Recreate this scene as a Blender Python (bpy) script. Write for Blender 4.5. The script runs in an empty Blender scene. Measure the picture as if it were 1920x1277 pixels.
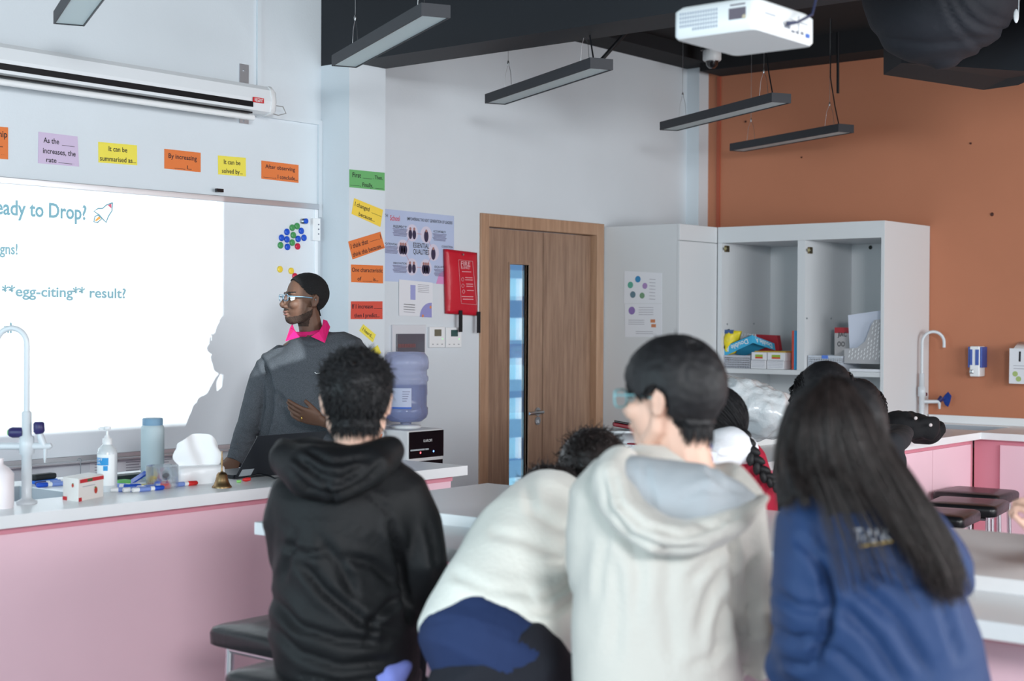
import bpy, bmesh, math, random
import numpy as np
from mathutils import Vector, Matrix, noise
random.seed(7); np.random.seed(7)
SC = bpy.context.scene
COL = SC.collection

# ------------------------------------------------------------------ camera
FPX, YAW, PIT, ROL, CAMH = 2790.0, math.radians(39.41), math.radians(-0.735), math.radians(0.294), 1.51
F = Vector((math.cos(YAW)*math.cos(PIT), math.sin(YAW)*math.cos(PIT), math.sin(PIT)))
_R = Vector((math.sin(YAW), -math.cos(YAW), 0)); _U = _R.cross(F)
R = _R*math.cos(ROL) + _U*math.sin(ROL); U = -_R*math.sin(ROL) + _U*math.cos(ROL)
CAM = Vector((0, 0, CAMH)); UP = Vector((0, 0, 1))
cd = bpy.data.cameras.new('camera'); co = bpy.data.objects.new('camera', cd); COL.objects.link(co)
cd.sensor_width = 36; cd.lens = FPX*36/1920; cd.clip_start = .05
m = Matrix((R, U, -F)).transposed().to_4x4(); m.translation = CAM; co.matrix_world = m
cd.dof.use_dof = True; cd.dof.focus_distance = 6.5; cd.dof.aperture_fstop = 3.0; cd.dof.aperture_blades = 9
SC.camera = co

# ------------------------------------------------------------------ light
def area(name, loc, target, sx, sy, power, col, spread=180):
    l = bpy.data.lights.new(name, 'AREA'); l.shape = 'RECTANGLE'; l.size = sx; l.size_y = sy
    l.energy = power; l.color = col; l.spread = math.radians(spread)
    o = bpy.data.objects.new(name, l); COL.objects.link(o); o.location = loc
    o.rotation_euler = (Vector(target)-Vector(loc)).to_track_quat('-Z', 'Y').to_euler(); return o
W = bpy.data.worlds.new('world'); SC.world = W; W.use_nodes = True
W.node_tree.nodes['Background'].inputs[0].default_value = (.83, .93, 1.0, 1)
W.node_tree.nodes['Background'].inputs[1].default_value = 1.05
area('window_daylight', (-1.5, -2.88, 2.75), (4.6, 5.0, 1.6), 1.2, .7, 262, (.96, .98, 1.0))  # area light for an assumed, unseen window high behind the camera
area('side_window_daylight', (-1.9, 3.6, 1.9), (3.0, 3.6, 1.3), 2.6, 1.6, 92, (.60, .90, 1.0))  # added cyan fill from the left, for the beam's bounce off the board
area('right_window_daylight', (5.2, -2.88, 1.7), (5.9, 3.0, 1.3), 4.5, 1.9, 235, (.97, .99, 1.0))  # added area light for an assumed, unseen window on the right
SC.view_settings.view_transform = 'Standard'; SC.view_settings.look = 'None'
SC.view_settings.exposure = 0.16; SC.view_settings.gamma = 1.0; SC.view_settings.use_curve_mapping = False
# the projector's own beam: a spot whose light carries the slide's rectangle
PL = Vector((3.52, 2.176, 2.282)); YW = 5.6
pj = bpy.data.lights.new('projector_beam', 'SPOT'); pj.energy = 640; pj.spot_size = math.radians(64); pj.spot_blend = .25
pj.shadow_soft_size = .012; pj.color = (.93, 1.0, 1.0); pj.use_nodes = True
po = bpy.data.objects.new('projector_beam', pj); COL.objects.link(po); po.location = PL
po.rotation_euler = (math.radians(90), 0, 0)          # looks along +Y, local x = world x, local y = world z
nt = pj.node_tree; N = nt.nodes; L = nt.links
em = [n for n in N if n.type == 'EMISSION'][0]
tc = N.new('ShaderNodeTexCoord'); sp = N.new('ShaderNodeSeparateXYZ'); L.new(tc.outputs['Normal'], sp.inputs[0])
def nmath(op, a, b=None, c=None):
    n = N.new('ShaderNodeMath'); n.operation = op
    for i, v in enumerate((a, b, c)):
        if v is None: continue
        if hasattr(v, 'links'): L.new(v, n.inputs[i])
        else: n.inputs[i].default_value = v
    return n.outputs[0]
nz = nmath('ABSOLUTE', sp.outputs[2]); dist = YW-.02-PL.y
uu = nmath('DIVIDE', sp.outputs[0], nz); vv = nmath('DIVIDE', sp.outputs[1], nz)
def step(v, lo, hi):
    return nmath('MULTIPLY', nmath('GREATER_THAN', v, lo), nmath('LESS_THAN', v, hi))
X0, X1, Z0, Z1 = 2.72, 4.612, 1.022, 2.095
inside = nmath('MULTIPLY', step(uu, (X0-PL.x)/dist, (X1-PL.x)/dist), step(vv, (Z0-PL.z)/dist, (Z1-PL.z)/dist))
L.new(nmath('MULTIPLY_ADD', inside, 1.0, .022), em.inputs['Strength'])

# ------------------------------------------------------------------ helpers
def lin(c):
    return tuple(((v/255)/12.92 if v/255 <= .04045 else ((v/255+.055)/1.055)**2.4) for v in c)
MATS = {}
def M(name, rgb, rough=.6, metal=0, bump=0, bs=60, var=0, vs=8, spec=.5, trans=0, alpha=1, emit=0, coat=0, sheen=0, stretch=(1, 1, 1), ior=1.45):
    if name in MATS: return MATS[name]
    m = bpy.data.materials.new(name); MATS[name] = m; m.use_nodes = True
    nt = m.node_tree; b = nt.nodes['Principled BSDF']; c = lin(rgb)
    b.inputs['Base Color'].default_value = (*c, 1); b.inputs['Roughness'].default_value = rough
    b.inputs['Metallic'].default_value = metal; b.inputs['Specular IOR Level'].default_value = spec
    b.inputs['Transmission Weight'].default_value = trans; b.inputs['Alpha'].default_value = alpha
    b.inputs['Coat Weight'].default_value = coat; b.inputs['Sheen Weight'].default_value = sheen; b.inputs['IOR'].default_value = ior
    if emit: b.inputs['Emission Color'].default_value = (*c, 1); b.inputs['Emission Strength'].default_value = emit
    if bump or var:
        tc = nt.nodes.new('ShaderNodeTexCoord'); mp = nt.nodes.new('ShaderNodeMapping'); mp.inputs['Scale'].default_value = stretch
        nt.links.new(tc.outputs['Object'], mp.inputs[0])
    if bump:
        n = nt.nodes.new('ShaderNodeTexNoise'); n.inputs['Scale'].default_value = bs; n.inputs['Detail'].default_value = 4
        bp = nt.nodes.new('ShaderNodeBump'); bp.inputs['Strength'].default_value = bump; bp.inputs['Distance'].default_value = .01
        nt.links.new(mp.outputs[0], n.inputs[0]); nt.links.new(n.outputs[0], bp.inputs['Height']); nt.links.new(bp.outputs[0], b.inputs['Normal'])
    if var:
        n = nt.nodes.new('ShaderNodeTexNoise'); n.inputs['Scale'].default_value = vs; n.inputs['Detail'].default_value = 5
        rp = nt.nodes.new('ShaderNodeValToRGB'); rp.color_ramp.elements[0].position = .3; rp.color_ramp.elements[1].position = .7
        rp.color_ramp.elements[0].color = (*[max(0, v*(1-var)) for v in c], 1); rp.color_ramp.elements[1].color = (*[min(1, v*(1+var)) for v in c], 1)
        nt.links.new(mp.outputs[0], n.inputs[0]); nt.links.new(n.outputs[0], rp.inputs[0]); nt.links.new(rp.outputs[0], b.inputs['Base Color'])
    return m

def at(x, y, X=None, Y=None, Z=None, D=None):
    d = F + R*((x-960)/FPX) - U*((y-638.5)/FPX)
    t = X/d.x if X is not None else Y/d.y if Y is not None else (Z-CAMH)/d.z if Z is not None else D
    return CAM + d*t

class MB:
    def __init__(s): s.v = []; s.f = []; s.sm = []
    def add(s, vs, fs, smooth=False):
        n = len(s.v); s.v += [Vector(v) for v in vs]; s.f += [tuple(i+n for i in f) for f in fs]; s.sm += [smooth]*len(fs); return s
    def box(s, lo, hi, M4=None):
        x0, y0, z0 = lo; x1, y1, z1 = hi
        vs = [Vector(p) for p in ((x0,y0,z0),(x1,y0,z0),(x1,y1,z0),(x0,y1,z0),(x0,y0,z1),(x1,y0,z1),(x1,y1,z1),(x0,y1,z1))]
        if M4 is not None: vs = [M4 @ v for v in vs]
        return s.add(vs, [(0,3,2,1),(4,5,6,7),(0,1,5,4),(1,2,6,5),(2,3,7,6),(3,0,4,7)])
    def prism(s, poly, ext):           # poly: 3D points, ext: extrusion vector
        n = len(poly); poly = [Vector(p) for p in poly]; ext = Vector(ext)
        return s.add(poly+[p+ext for p in poly], [tuple(range(n))[::-1], tuple(range(n, 2*n))]+[(i, (i+1) % n, (i+1) % n+n, i+n) for i in range(n)])
    def loft(s, rings, cap=True, closed=False):
        n = len(rings[0]); vs = [p for r in rings for p in r]; fs = []
        K = len(rings)
        for k in range(K if closed else K-1):
            k2 = (k+1) % K
            for i in range(n):
                j = (i+1) % n; fs.append((k*n+i, k*n+j, k2*n+j, k2*n+i))
        s.add(vs, fs, True)
        if cap and not closed:
            s.add(rings[0], [tuple(range(n))[::-1]]); s.add(rings[-1], [tuple(range(n))])
        return s
    def tube(s, pts, r, seg=10, cap=True):
        pts = [Vector(p) for p in pts]; K = len(pts)
        rr = r if isinstance(r, (list, tuple)) else [r]*K
        rings = []; prev = None
        for k, p in enumerate(pts):
            t = (pts[min(k+1, K-1)]-pts[max(k-1, 0)])
            t = t.normalized() if t.length > 1e-9 else UP
            if prev is None:
                prev = t.cross(UP if abs(t.z) < .9 else Vector((1, 0, 0))).normalized()
            e1 = (prev - t*prev.dot(t)).normalized(); prev = e1; e2 = t.cross(e1)
            rings.append([p + (e1*math.cos(a)+e2*math.sin(a))*rr[k] for a in [2*math.pi*i/seg for i in range(seg)]])
        return s.loft(rings, cap)
    def lathe(s, prof, c=(0,0,0), seg=32, axis=None, cap=True):   # prof: (r, h)
        ax = Vector(axis).normalized() if axis else UP
        e1 = ax.cross(Vector((0, 1, 0)) if abs(ax.y) < .9 else Vector((1, 0, 0))).normalized(); e2 = ax.cross(e1); c = Vector(c)
        return s.loft([[c+ax*h+(e1*math.cos(a)+e2*math.sin(a))*max(r, 1e-5) for a in [2*math.pi*i/seg for i in range(seg)]] for r, h in prof], cap)
    def ell(s, c, ax, seg=20, rg=12):    # ax: three Vectors (scaled)
        c = Vector(c); a, b, d = [Vector(q) for q in ax]; rings = []
        for k in range(rg+1):
            t = math.pi*k/rg; rr = max(math.sin(t), 1e-3)
            rings.append([c + d*math.cos(t) + (a*math.cos(q)+b*math.sin(q))*rr for q in [2*math.pi*i/seg for i in range(seg)]])
        return s.loft(rings)
    def mesh(s, name='m'):
        me = bpy.data.meshes.new(name); me.from_pydata([tuple(v) for v in s.v], [], s.f)
        me.polygons.foreach_set('use_smooth', s.sm); me.update()
        bm = bmesh.new(); bm.from_mesh(me); bmesh.ops.recalc_face_normals(bm, faces=bm.faces); bm.to_mesh(me); bm.free()
        return me
    def build(s, name, mat, parent=None, bevel=0, loc=None):
        me = s.mesh(name); return link(name, me, mat, parent, bevel, loc)

def link(name, me, mat, parent=None, bevel=0, loc=None):
    if parent is not None and name == 'body': me = me.copy()      # the source stays in world space for hair and trims
    o = bpy.data.objects.new(name, me); COL.objects.link(o)
    if mat is not None:
        me.materials.clear(); me.materials.append(mat)
    if loc is not None and parent is None:                # origin at the thing itself
        loc = Vector(loc); me.transform(Matrix.Translation(-loc)); o.location = loc
    if parent is not None:
        o.parent = parent
        q = parent; T = Matrix.Identity(4)
        chain = []
        while q is not None: chain.append(q); q = q.parent
        for q in chain[::-1]: T = T @ q.matrix_basis
        me.transform(T.inverted())
    if bevel:
        b = o.modifiers.new('b', 'BEVEL'); b.width = bevel; b.segments = 3; b.limit_method = 'ANGLE'
        for p in me.polygons: p.use_smooth = True
        w = o.modifiers.new('w', 'WEIGHTED_NORMAL')
    return o
def tag(o, label=None, cat=None, group=None, kind=None):
    if label: o['label'] = label
    if cat: o['category'] = cat
    if group: o['group'] = group
    if kind: o['kind'] = kind
    return o
def thing(name, label, cat, loc, group=None):
    o = bpy.data.objects.new(name, None); COL.objects.link(o); o.location = loc; o.empty_display_size = .05
    return tag(o, label, cat, group)
def struct(name, mb, mat, parent=None, bevel=0):
    o = mb.build(name, mat, parent, bevel)
    if parent is None: o['kind'] = 'structure'
    return o

_tc = {}
def text_mesh(s, fat=.012):
    if (s, fat) not in _tc:
        cu = bpy.data.curves.new('t', 'FONT'); cu.body = s; cu.size = 1; cu.align_x = 'CENTER'; cu.resolution_u = 3; cu.offset = fat
        ob = bpy.data.objects.new('t', cu); COL.objects.link(ob)
        dg = bpy.context.evaluated_depsgraph_get(); dg.update()
        me = bpy.data.meshes.new_from_object(ob.evaluated_get(dg))
        vs = [v.co.copy() for v in me.vertices]; fs = [tuple(p.vertices) for p in me.polygons]
        bpy.data.objects.remove(ob); bpy.data.curves.remove(cu); bpy.data.meshes.remove(me); _tc[s, fat] = (vs, fs)
    return _tc[s, fat]
def put_text(mb, s, c, ex, ey, h, w=None, lift=.0008):
    """text centred on c; ex, ey unit vectors of the surface; h cap height; w total width"""
    vs, fs = text_mesh(s)
    if not vs: return
    x0 = min(v.x for v in vs); x1 = max(v.x for v in vs); k = h/.7
    kx = (w/(x1-x0)) if w else k; n = ex.cross(ey)
    mb.add([c + ex*((v.x-(x0+x1)/2)*kx) + ey*((v.y-.35)*k) + n*lift for v in vs], fs)
def quad_px(px, **pl): return [at(x, y, **pl) for x, y in px]

def sheet(name, label, cat, px, mat, plane, group=None, lines=(), ink=None, th=.0012, off=.0, parent=None):
    """thin paper on a wall; px = TL, TR, BR, BL in the photograph; plane = dict(Y=..) or dict(X=..)"""
    c = quad_px(px, **plane); n = (c[1]-c[0]).cross(c[3]-c[0]).normalized()
    if n.dot(F) > 0: n = -n
    c = [p + n*(th+off) for p in c]
    mb = MB().prism(c, -n*th)
    o = mb.build(name, mat, parent, loc=sum(c, Vector())/4)
    if parent is None: tag(o, label, cat, group)
    if lines:
        t = MB(); ex = (c[1]-c[0]).normalized(); ey = -n.cross(ex) if False else n.cross(ex)
        if ey.z < 0: ey = -ey
        for s, u, v, w, h in lines:
            cc = c[0]*(1-u)*(1-v)+c[1]*u*(1-v)+c[2]*u*v+c[3]*(1-u)*v
            ww = w*(c[1]-c[0]).length; hh = h*(c[3]-c[0]).length
            if s.startswith('#'):      # a rule
                t.add([cc-ex*ww/2-ey*hh/2+n*.0006, cc+ex*ww/2-ey*hh/2+n*.0006, cc+ex*ww/2+ey*hh/2+n*.0006, cc-ex*ww/2+ey*hh/2+n*.0006], [(0,1,2,3)])
            else: put_text(t, s, cc, ex, n.cross(ex), hh, ww, .0006)
        t.build('lettering', ink or M('ink', (35, 32, 40)), o)
    return o, c, n
def disc(mb, c, ex, ey, n, r, lift=.0008, seg=20):
    mb.add([c+n*lift+(ex*math.cos(a)+ey*math.sin(a))*r for a in [2*math.pi*i/seg for i in range(seg)]], [tuple(range(seg))])
def rotz(loc, deg): return Matrix.Translation(Vector(loc)) @ Matrix.Rotation(math.radians(deg), 4, 'Z')
def arc(c, e1, e2, r, a0, a1, n=14):
    return [Vector(c)+(e1*math.cos(math.radians(a0+(a1-a0)*i/n))+e2*math.sin(math.radians(a0+(a1-a0)*i/n)))*r for i in range(n+1)]
def copy_tree(o, parent=None):
    c = o.copy(); COL.objects.link(c); c.parent = parent
    for ch in [q for q in bpy.data.objects if q.parent == o]: copy_tree(ch, c)
    return c
XV, YV = Vector((1, 0, 0)), Vector((0, 1, 0))
# ================================================================== materials
wall_m = M('wall_paint', (215, 222, 228), .75, bump=.06, bs=90, var=.015, vs=3)
orange_m = M('orange_paint', (188, 122, 92), .8, bump=.06, bs=90, var=.02, vs=3)
black_m = M('black_ceiling_paint', (26, 27, 31), .85)
beam_m = M('black_beam_paint', (29, 32, 38), .6)
floor_m = M('grey_vinyl_floor', (150, 150, 152), .4, var=.06, vs=6)
white_lam = M('white_laminate', (214, 217, 220), .45)
white_top = M('white_stone_top', (244, 247, 249), .30, var=.02, vs=5)
pink_m = M('pink_laminate', (246, 208, 220), .30, var=.02, vs=2)
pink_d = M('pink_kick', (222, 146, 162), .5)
steel = M('brushed_steel', (190, 192, 195), .28, 1)
alum = M('aluminium', (205, 207, 212), .35, .8)
white_pl = M('white_plastic', (236, 238, 240), .35)
black_pl = M('black_plastic', (22, 23, 27), .3)
ink = M('ink', (35, 32, 40))
def wood_mat(name, rgb, dark):
    m = bpy.data.materials.new(name); m.use_nodes = True; nt = m.node_tree; b = nt.nodes['Principled BSDF']; b.inputs['Roughness'].default_value = .5
    tc = nt.nodes.new('ShaderNodeTexCoord'); mp = nt.nodes.new('ShaderNodeMapping'); mp.inputs['Scale'].default_value = (14, 14, .9)
    n = nt.nodes.new('ShaderNodeTexNoise'); n.inputs['Scale'].default_value = 3; n.inputs['Detail'].default_value = 8; n.inputs['Roughness'].default_value = .65
    rp = nt.nodes.new('ShaderNodeValToRGB'); rp.color_ramp.elements[0].position = .32; rp.color_ramp.elements[1].position = .68
    rp.color_ramp.elements[0].color = (*lin(dark), 1); rp.color_ramp.elements[1].color = (*lin(rgb), 1)
    nt.links.new(tc.outputs['Object'], mp.inputs[0]); nt.links.new(mp.outputs[0], n.inputs[0]); nt.links.new(n.outputs[0], rp.inputs[0]); nt.links.new(rp.outputs[0], b.inputs['Base Color'])
    return m
wood = wood_mat('oak_door_veneer', (168, 138, 116), (132, 104, 86))
wood2 = wood_mat('oak_frame_veneer', (186, 150, 122), (160, 124, 98))

# ================================================================== shell
XO, CZ = 8.82, 3.34
DX0, DX1, DZ = 6.515, 7.725, 2.135          # door opening in the door wall (outer edges of its frame)
struct('floor', MB().box((-2, -3, -.1), (9.2, 6, 0)), floor_m)
struct('ceiling', MB().box((-1, -2.5, CZ), (9.2, 6, CZ+.1)), black_m)
w = MB(); w.box((1.2, YW, 0), (DX0+.02, YW+.14, CZ)).box((DX0+.02, YW, DZ-.02), (DX1-.02, YW+.14, CZ)).box((DX1-.02, YW, 0), (XO+.14, YW+.14, CZ))
struct('wall_front', w, wall_m)
struct('wall_right', MB().box((XO, -3, 0), (XO+.14, YW, CZ)), orange_m)
PX, PY = 5.266, 5.394
struct('wall_pilaster', MB().box((PX, PY, 0), (5.526, YW, 2.81)), wall_m)
struct('wall_corner', MB().box((8.70, 5.50, 2.05), (XO, YW, CZ)), wall_m)
struct('trim_1', MB().box((XO-.012, 5.40, 2.12), (XO, 5.425, 3.2)), M('red_orange_strip', (170, 84, 60), .6))
# roof beam on the pilaster, runs towards the viewer
b = MB().box((PX, -1.5, 2.81), (5.526, YW, CZ))
struct('trim_2', b, beam_m)
# lower black soffit along the door wall and over the orange wall
b = MB().box((7.2, 5.35, 3.255), (XO, YW, CZ)).box((8.55, -2, 3.20), (XO, 5.4, CZ)); struct('trim_3', b, black_m)
# a second darker girder further right
gp = [at(1690, 118, D=7.3), at(1888, 147, D=7.0), at(1960, 136, D=6.6), at(1960, -60, D=6.6), at(1690, -60, D=7.3)]
struct('trim_4', MB().prism(gp, Vector((F.x, F.y, 0))*.35), beam_m)

def added_frame(n, lo, hi, axis, mull):
    """white frame and mullions standing just before the daylight of a window outside the picture"""
    w = MB(); t = .06
    (x0, y0, z0), (x1, y1, z1) = lo, hi
    w.box((x0-t*(axis == 'x'), y0-t*(axis == 'y'), z0-t), (x1+t*(axis == 'x'), y1+t*(axis == 'y'), z0)).box((x0-t*(axis == 'x'), y0-t*(axis == 'y'), z1), (x1+t*(axis == 'x'), y1+t*(axis == 'y'), z1+t))
    for k in range(mull+1):
        u = k/mull
        if axis == 'x': c = x0+(x1-x0)*u; w.box((c-t/2, y0, z0), (c+t/2, y1, z1))
        else: c = y0+(y1-y0)*u; w.box((x0, c-t/2, z0), (x1, c+t/2, z1))
    struct('window_%d' % n, w, white_pl)
added_frame(1, (-1.86, 2.3, 1.1), (-1.82, 4.9, 2.7), 'y', 3)  # frame added around the side fill
added_frame(2, (-2.14, -2.84, 2.37), (-.86, -2.80, 3.13), 'x', 1)  # invented frame around the assumed light behind the camera
added_frame(3, (2.95, -2.84, .75), (7.45, -2.80, 2.65), 'x', 4)  # invented frame around the added light on the right
# ================================================================== door
yb = YW-.012
dr = thing('door_1', None, None, ((DX0+DX1)/2, YW, 0)); dr['kind'] = 'structure'
f = MB().box((DX0, yb, 0), (DX0+.075, YW+.14, DZ)).box((DX1-.075, yb, 0), (DX1, YW+.14, DZ)).box((DX0+.0751, yb, DZ-.075), (DX1-.0751, YW+.14, DZ))
f.box((DX0+.076, YW+.06, 0), (DX0+.10, YW+.14, DZ-.076)).box((DX1-.10, YW+.06, 0), (DX1-.076, YW+.14, DZ-.076))
f.build('door_frame', wood2, dr, .004)
yl = YW+.035
gx0 = at(954, 700, Y=yl).x; gx1 = at(990, 700, Y=yl).x; sx = at(1017, 700, Y=yl).x; ex_ = at(1071, 700, Y=yl).x
gz0, gz1 = .12, at(970, 496, Y=yl).z
lx0, lx1, zt = DX0+.078, DX1-.078, DZ-.08
l = MB().box((lx0, yl, .01), (gx0, yl+.045, zt)).box((gx0, yl, gz1), (gx1, yl+.045, zt)).box((gx0, yl, .01), (gx1, yl+.045, gz0)).box((gx1, yl, .01), (sx-.002, yl+.045, zt))
leaf = l.build('door_leaf', wood, dr)
MB().box((sx+.002, yl-.002, .01), (ex_-.002, yl+.043, zt)).box((ex_+.002, yl+.004, .01), (lx1, yl+.045, zt)).build('side_leaf', wood, dr)
MB().box((gx0-.012, yl-.006, gz0-.012), (gx0, yl+.05, gz1+.012)).box((gx1, yl-.006, gz0-.012), (gx1+.012, yl+.05, gz1+.012)).box((gx0, yl-.006, gz1), (gx1, yl+.05, gz1+.012)).box((gx0, yl-.006, gz0-.012), (gx1, yl+.05, gz0)).build('pane_bead', wood, leaf)
MB().box((gx0, yl+.015, gz0), (gx1, yl+.021, gz1)).build('glass_pane', M('clear_glass', (245, 250, 252), .02, trans=1, alpha=.35), leaf)
hc = at(1007, 772, Y=yl)
h = MB().lathe([(.026, 0), (.026, .008)], hc, axis=(0, -1, 0)).lathe([(.01, 0), (.01, .05)], hc, axis=(0, -1, 0))
h.tube([hc+Vector((0, -.048, 0)), hc+Vector((-.02, -.052, 0)), hc+Vector((-.12, -.05, -.004)), hc+Vector((-.13, -.045, -.004))], .009)
kc = hc+Vector((0, 0, -.055)); h.lathe([(.026, 0), (.026, .008)], kc, axis=(0, -1, 0)).box(kc+Vector((-.004, -.02, -.012)), kc+Vector((.004, -.008, .006)))
h.build('handle', steel, leaf)

# ---- what is seen through the glass strip: the building opposite
ob = thing('building', 'pale blue building with dark blue floor bands seen through the door pane', 'building', (8.3, 9.2, 0))
MB().box((6.5, 8.6, 0), (14, 9.2, 4)).build('facade', M('facade_cyan', (150, 205, 225), .8, emit=.55), ob)
bb = M('facade_blue', (74, 118, 160), .7, emit=.45)
for k in range(11):
    MB().box((6.5, 8.5, .1+k*.36), (14, 8.6, .26+k*.36)).build('floor_band', bb, ob)
for k in range(14):
    MB().box((9.2+k*.22, 8.56, .0), (9.25+k*.22, 8.6, 4)).build('louvre', M('louvre_white', (225, 240, 245), .6, emit=.5), ob)

# ================================================================== suspended lamps
LZ = 2.64
def lamp(A, B, label, wires):
    """A far-left lower corner, B near lower corner of the long edge (pixels)"""
    a = at(*A, Z=LZ); b = at(*B, Z=LZ)
    ang = math.degrees(math.atan2(b.y-a.y, b.x-a.x)); ln = (b-a).length; w_ = .115
    root = thing('pendant_lamp', label, 'lamp', (a.x, a.y, LZ), 'linear pendant lamps')
    T = rotz((a.x, a.y, LZ), ang)
    body = MB(); t = .006; hh = .048
    for lo, hi in (((0, 0, 0), (ln, t, hh)), ((0, w_-t, 0), (ln, w_, hh)), ((0, t, 0), (t, w_-t, hh)), ((ln-t, t, 0), (ln, w_-t, hh)), ((t, t, hh-.008), (ln-t, w_-t, hh))):
        body.box(lo, hi, T)
    body.build('housing', M('dark_lamp_metal', (46, 48, 54), .55), root)
    MB().box((t, t, .004), (ln-t, w_-t, .012), T).build('diffuser', M('unlit_diffuser', (205, 220, 222), .5), root)
    for k, s in enumerate((.14*ln, .86*ln)):
        wr = MB(); top = T @ Vector((s, w_/2, hh+.14))
        wr.tube([T @ Vector((s-.045, w_/2, hh)), T @ Vector((s-.03, w_/2, hh+.09)), top], .0012, 5)
        wr.tube([T @ Vector((s+.045, w_/2, hh)), T @ Vector((s+.03, w_/2, hh+.09)), top], .0012, 5)
        topz = CZ
        if PX-.02 < top.x < 5.55 : topz = 2.81
        wr.tube([top, Vector((top.x, top.y, topz))], .0012, 5).lathe([(.004, -.012), (.006, 0), (.003, .012)], top, 8)
        wr.build('wire', steel, root)
        if k and wires:
            MB().tube([T @ Vector((s+.09, w_/2, hh)), T @ Vector((s+.05, w_/2, hh+.12)), T @ Vector((s+.005, w_/2, hh+.30)), Vector((top.x+.01, top.y, topz))], .004, 6).build('power_cable', black_pl, root)
    return root
lamp((100, 45), (140, -16), 'dark framed pendant lamp cut by the top edge, left of the projection screen case', False)
lamp((621.7, 124), (790, 29), 'dark pendant lamp hanging in front of the black beam', False)
lamp((909, 194), (1106.7, 127.7), 'dark pendant lamp hanging above the wooden door', True)
lamp((1237, 244), (1447, 191), 'thin black pendant lamp crossing the corner of the white and orange walls', True)
lamp((1368, 283), (1572, 247), 'thin black pendant lamp hanging wholly before the orange wall, lowest one', True)

# ================================================================== desk, counters
def panel_lines(mb, lo, hi): mb.box(lo, hi)
# teacher's desk
DY0, DY1, DXE = 4.13, 4.56, 4.735
dk = thing('teacher_desk', 'long pink teacher desk with a white stone top below the whiteboard', 'desk', (3, 4.35, 0))
sx0, sx1, sy0, sy1 = 2.40, 3.06, 4.43, 4.84       # sink opening
DYL, DXL = 4.98, 3.78                              # the left part of the desk is deeper
t = MB().box((1.0, DY0, .86), (sx0, DYL, .9)).box((sx1, DY0, .86), (DXL, DYL, .9)).box((DXL, DY0, .86), (DXE, DY1, .9)).box((sx0, DY0, .86), (sx1, sy0, .9)).box((sx0, sy1, .86), (sx1, DYL, .9))
t.build('worktop', white_top, dk)
t = MB().box((1.0, DY0+.05, 0), (DXE-.05, DY0+.07, .86)).box((DXE-.07, DY0+.07, 0), (DXE-.05, DY1-.02, .86)).box((DXL, DY1-.05, 0), (DXE-.07, DY1-.03, .86)).box((DXL-.04, DY1-.05, 0), (DXL-.02, DYL-.03, .86)).box((1, DYL-.05, 0), (DXL-.04, DYL-.03, .86))
t.build('pink_panel', pink_m, dk)
MB().box((1.0, DY0+.045, .835), (DXE-.045, DY0+.05, .8598)).build('shadow_gap', pink_d, dk)  # strip of darker pink just below the worktop
s = MB()
for lo, hi in (((sx0, sy0, .74), (sx1, sy1, .745)), ((sx0, sy0, .745), (sx0+.006, sy1, .898)), ((sx1-.006, sy0, .745), (sx1, sy1, .898)), ((sx0+.006, sy0, .745), (sx1-.006, sy0+.006, .898)), ((sx0+.006, sy1-.006, .745), (sx1-.006, sy1, .898))): s.box(lo, hi)
s.build('sink_basin', M('grey_sink', (176, 182, 190), .35), dk)

# island table, long side running along Y
IX0, IX1, IY1 = 2.975, 4.03, 3.45
it = thing('island_table', 'long white topped pink island table the students in front lean on', 'table', (3.5, 1.5, 0))
MB().box((IX0, -.6, .862), (IX1, IY1, .9)).build('worktop', white_top, it, .003)
MB().box((3.30, -.5, .9), (IX1, IY1-.03, .935)).build('raised_top', white_top, it, .003)
MB().box((IX0+.28, -.5, .0), (IX1-.25, IY1-.12, .862)).build('pink_panel', pink_m, it)
MB().box((IX0+.27, -.5, .80), (IX0+.28, IY1-.12, .8618)).build('shadow_gap', pink_d, it)  # darker pink strip along the panel's top edge

# counter along the orange wall with its peninsula
CX0, PYF, PYB, PXL = 8.12, 3.262, 4.06, 5.70
ct = thing('lab_counter', 'white topped pink counter along the orange wall with a peninsula', 'counter', (7.5, 3.4, 0))
kx0, kx1, ky0, ky1 = 8.26, 8.66, 3.30, 3.72      # shallow sink recess
t = MB().box((CX0, -2, .862), (XO-.001, PYF, .9)).box((PXL, PYF, .862), (CX0, PYB, .9)).box((CX0, ky1, .862), (XO-.001, 5.026, .9))
t.box((CX0, PYF, .862), (kx0, ky1, .9)).box((kx1, PYF, .862), (XO-.001, ky1, .9)).box((kx0, PYF, .862), (kx1, ky0, .9))
t.build('worktop', white_top, ct)
MB().box((PXL+.02, 3.72, .9), (7.7, PYB, .937)).build('raised_top', white_top, ct, .003)
MB().box((XO-.022, -2, .9), (XO-.001, 3.87, .945)).build('backsplash', white_pl, ct)
pp = MB()
for k in range(4): pp.box((6.05+k*.52 if k else PXL+.06, PYF+.06, .06), (6.565+k*.52, PYF+.08, .83))
pp.build('door_panel', pink_m, ct)
for k in range(5): MB().box((CX0+.06, 3.18-(k+1)*.9, .06), (CX0+.08, 3.175-k*.9, .83)).build('door_panel', pink_m, ct)
MB().box((PXL+.05, PYF+.08, 0), (CX0+.08, PYB-.1, .8618)).box((CX0+.08, -2, 0), (XO-.01, PYF+.07, .8618)).build('carcass', pink_d, ct)
s = MB().box((kx0, ky0, .80), (kx1, ky1, .805)).box((kx0, ky0, .805), (kx0+.006, ky1, .898)).box((kx1-.006, ky0, .805), (kx1, ky1, .898)).box((kx0+.006, ky0, .805), (kx1-.006, ky0+.006, .898)).box((kx0+.006, ky1-.006, .805), (kx1-.006, ky1, .898))
s.build('sink_basin', M('grey_sink', (176, 182, 190), .35), ct)

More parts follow.
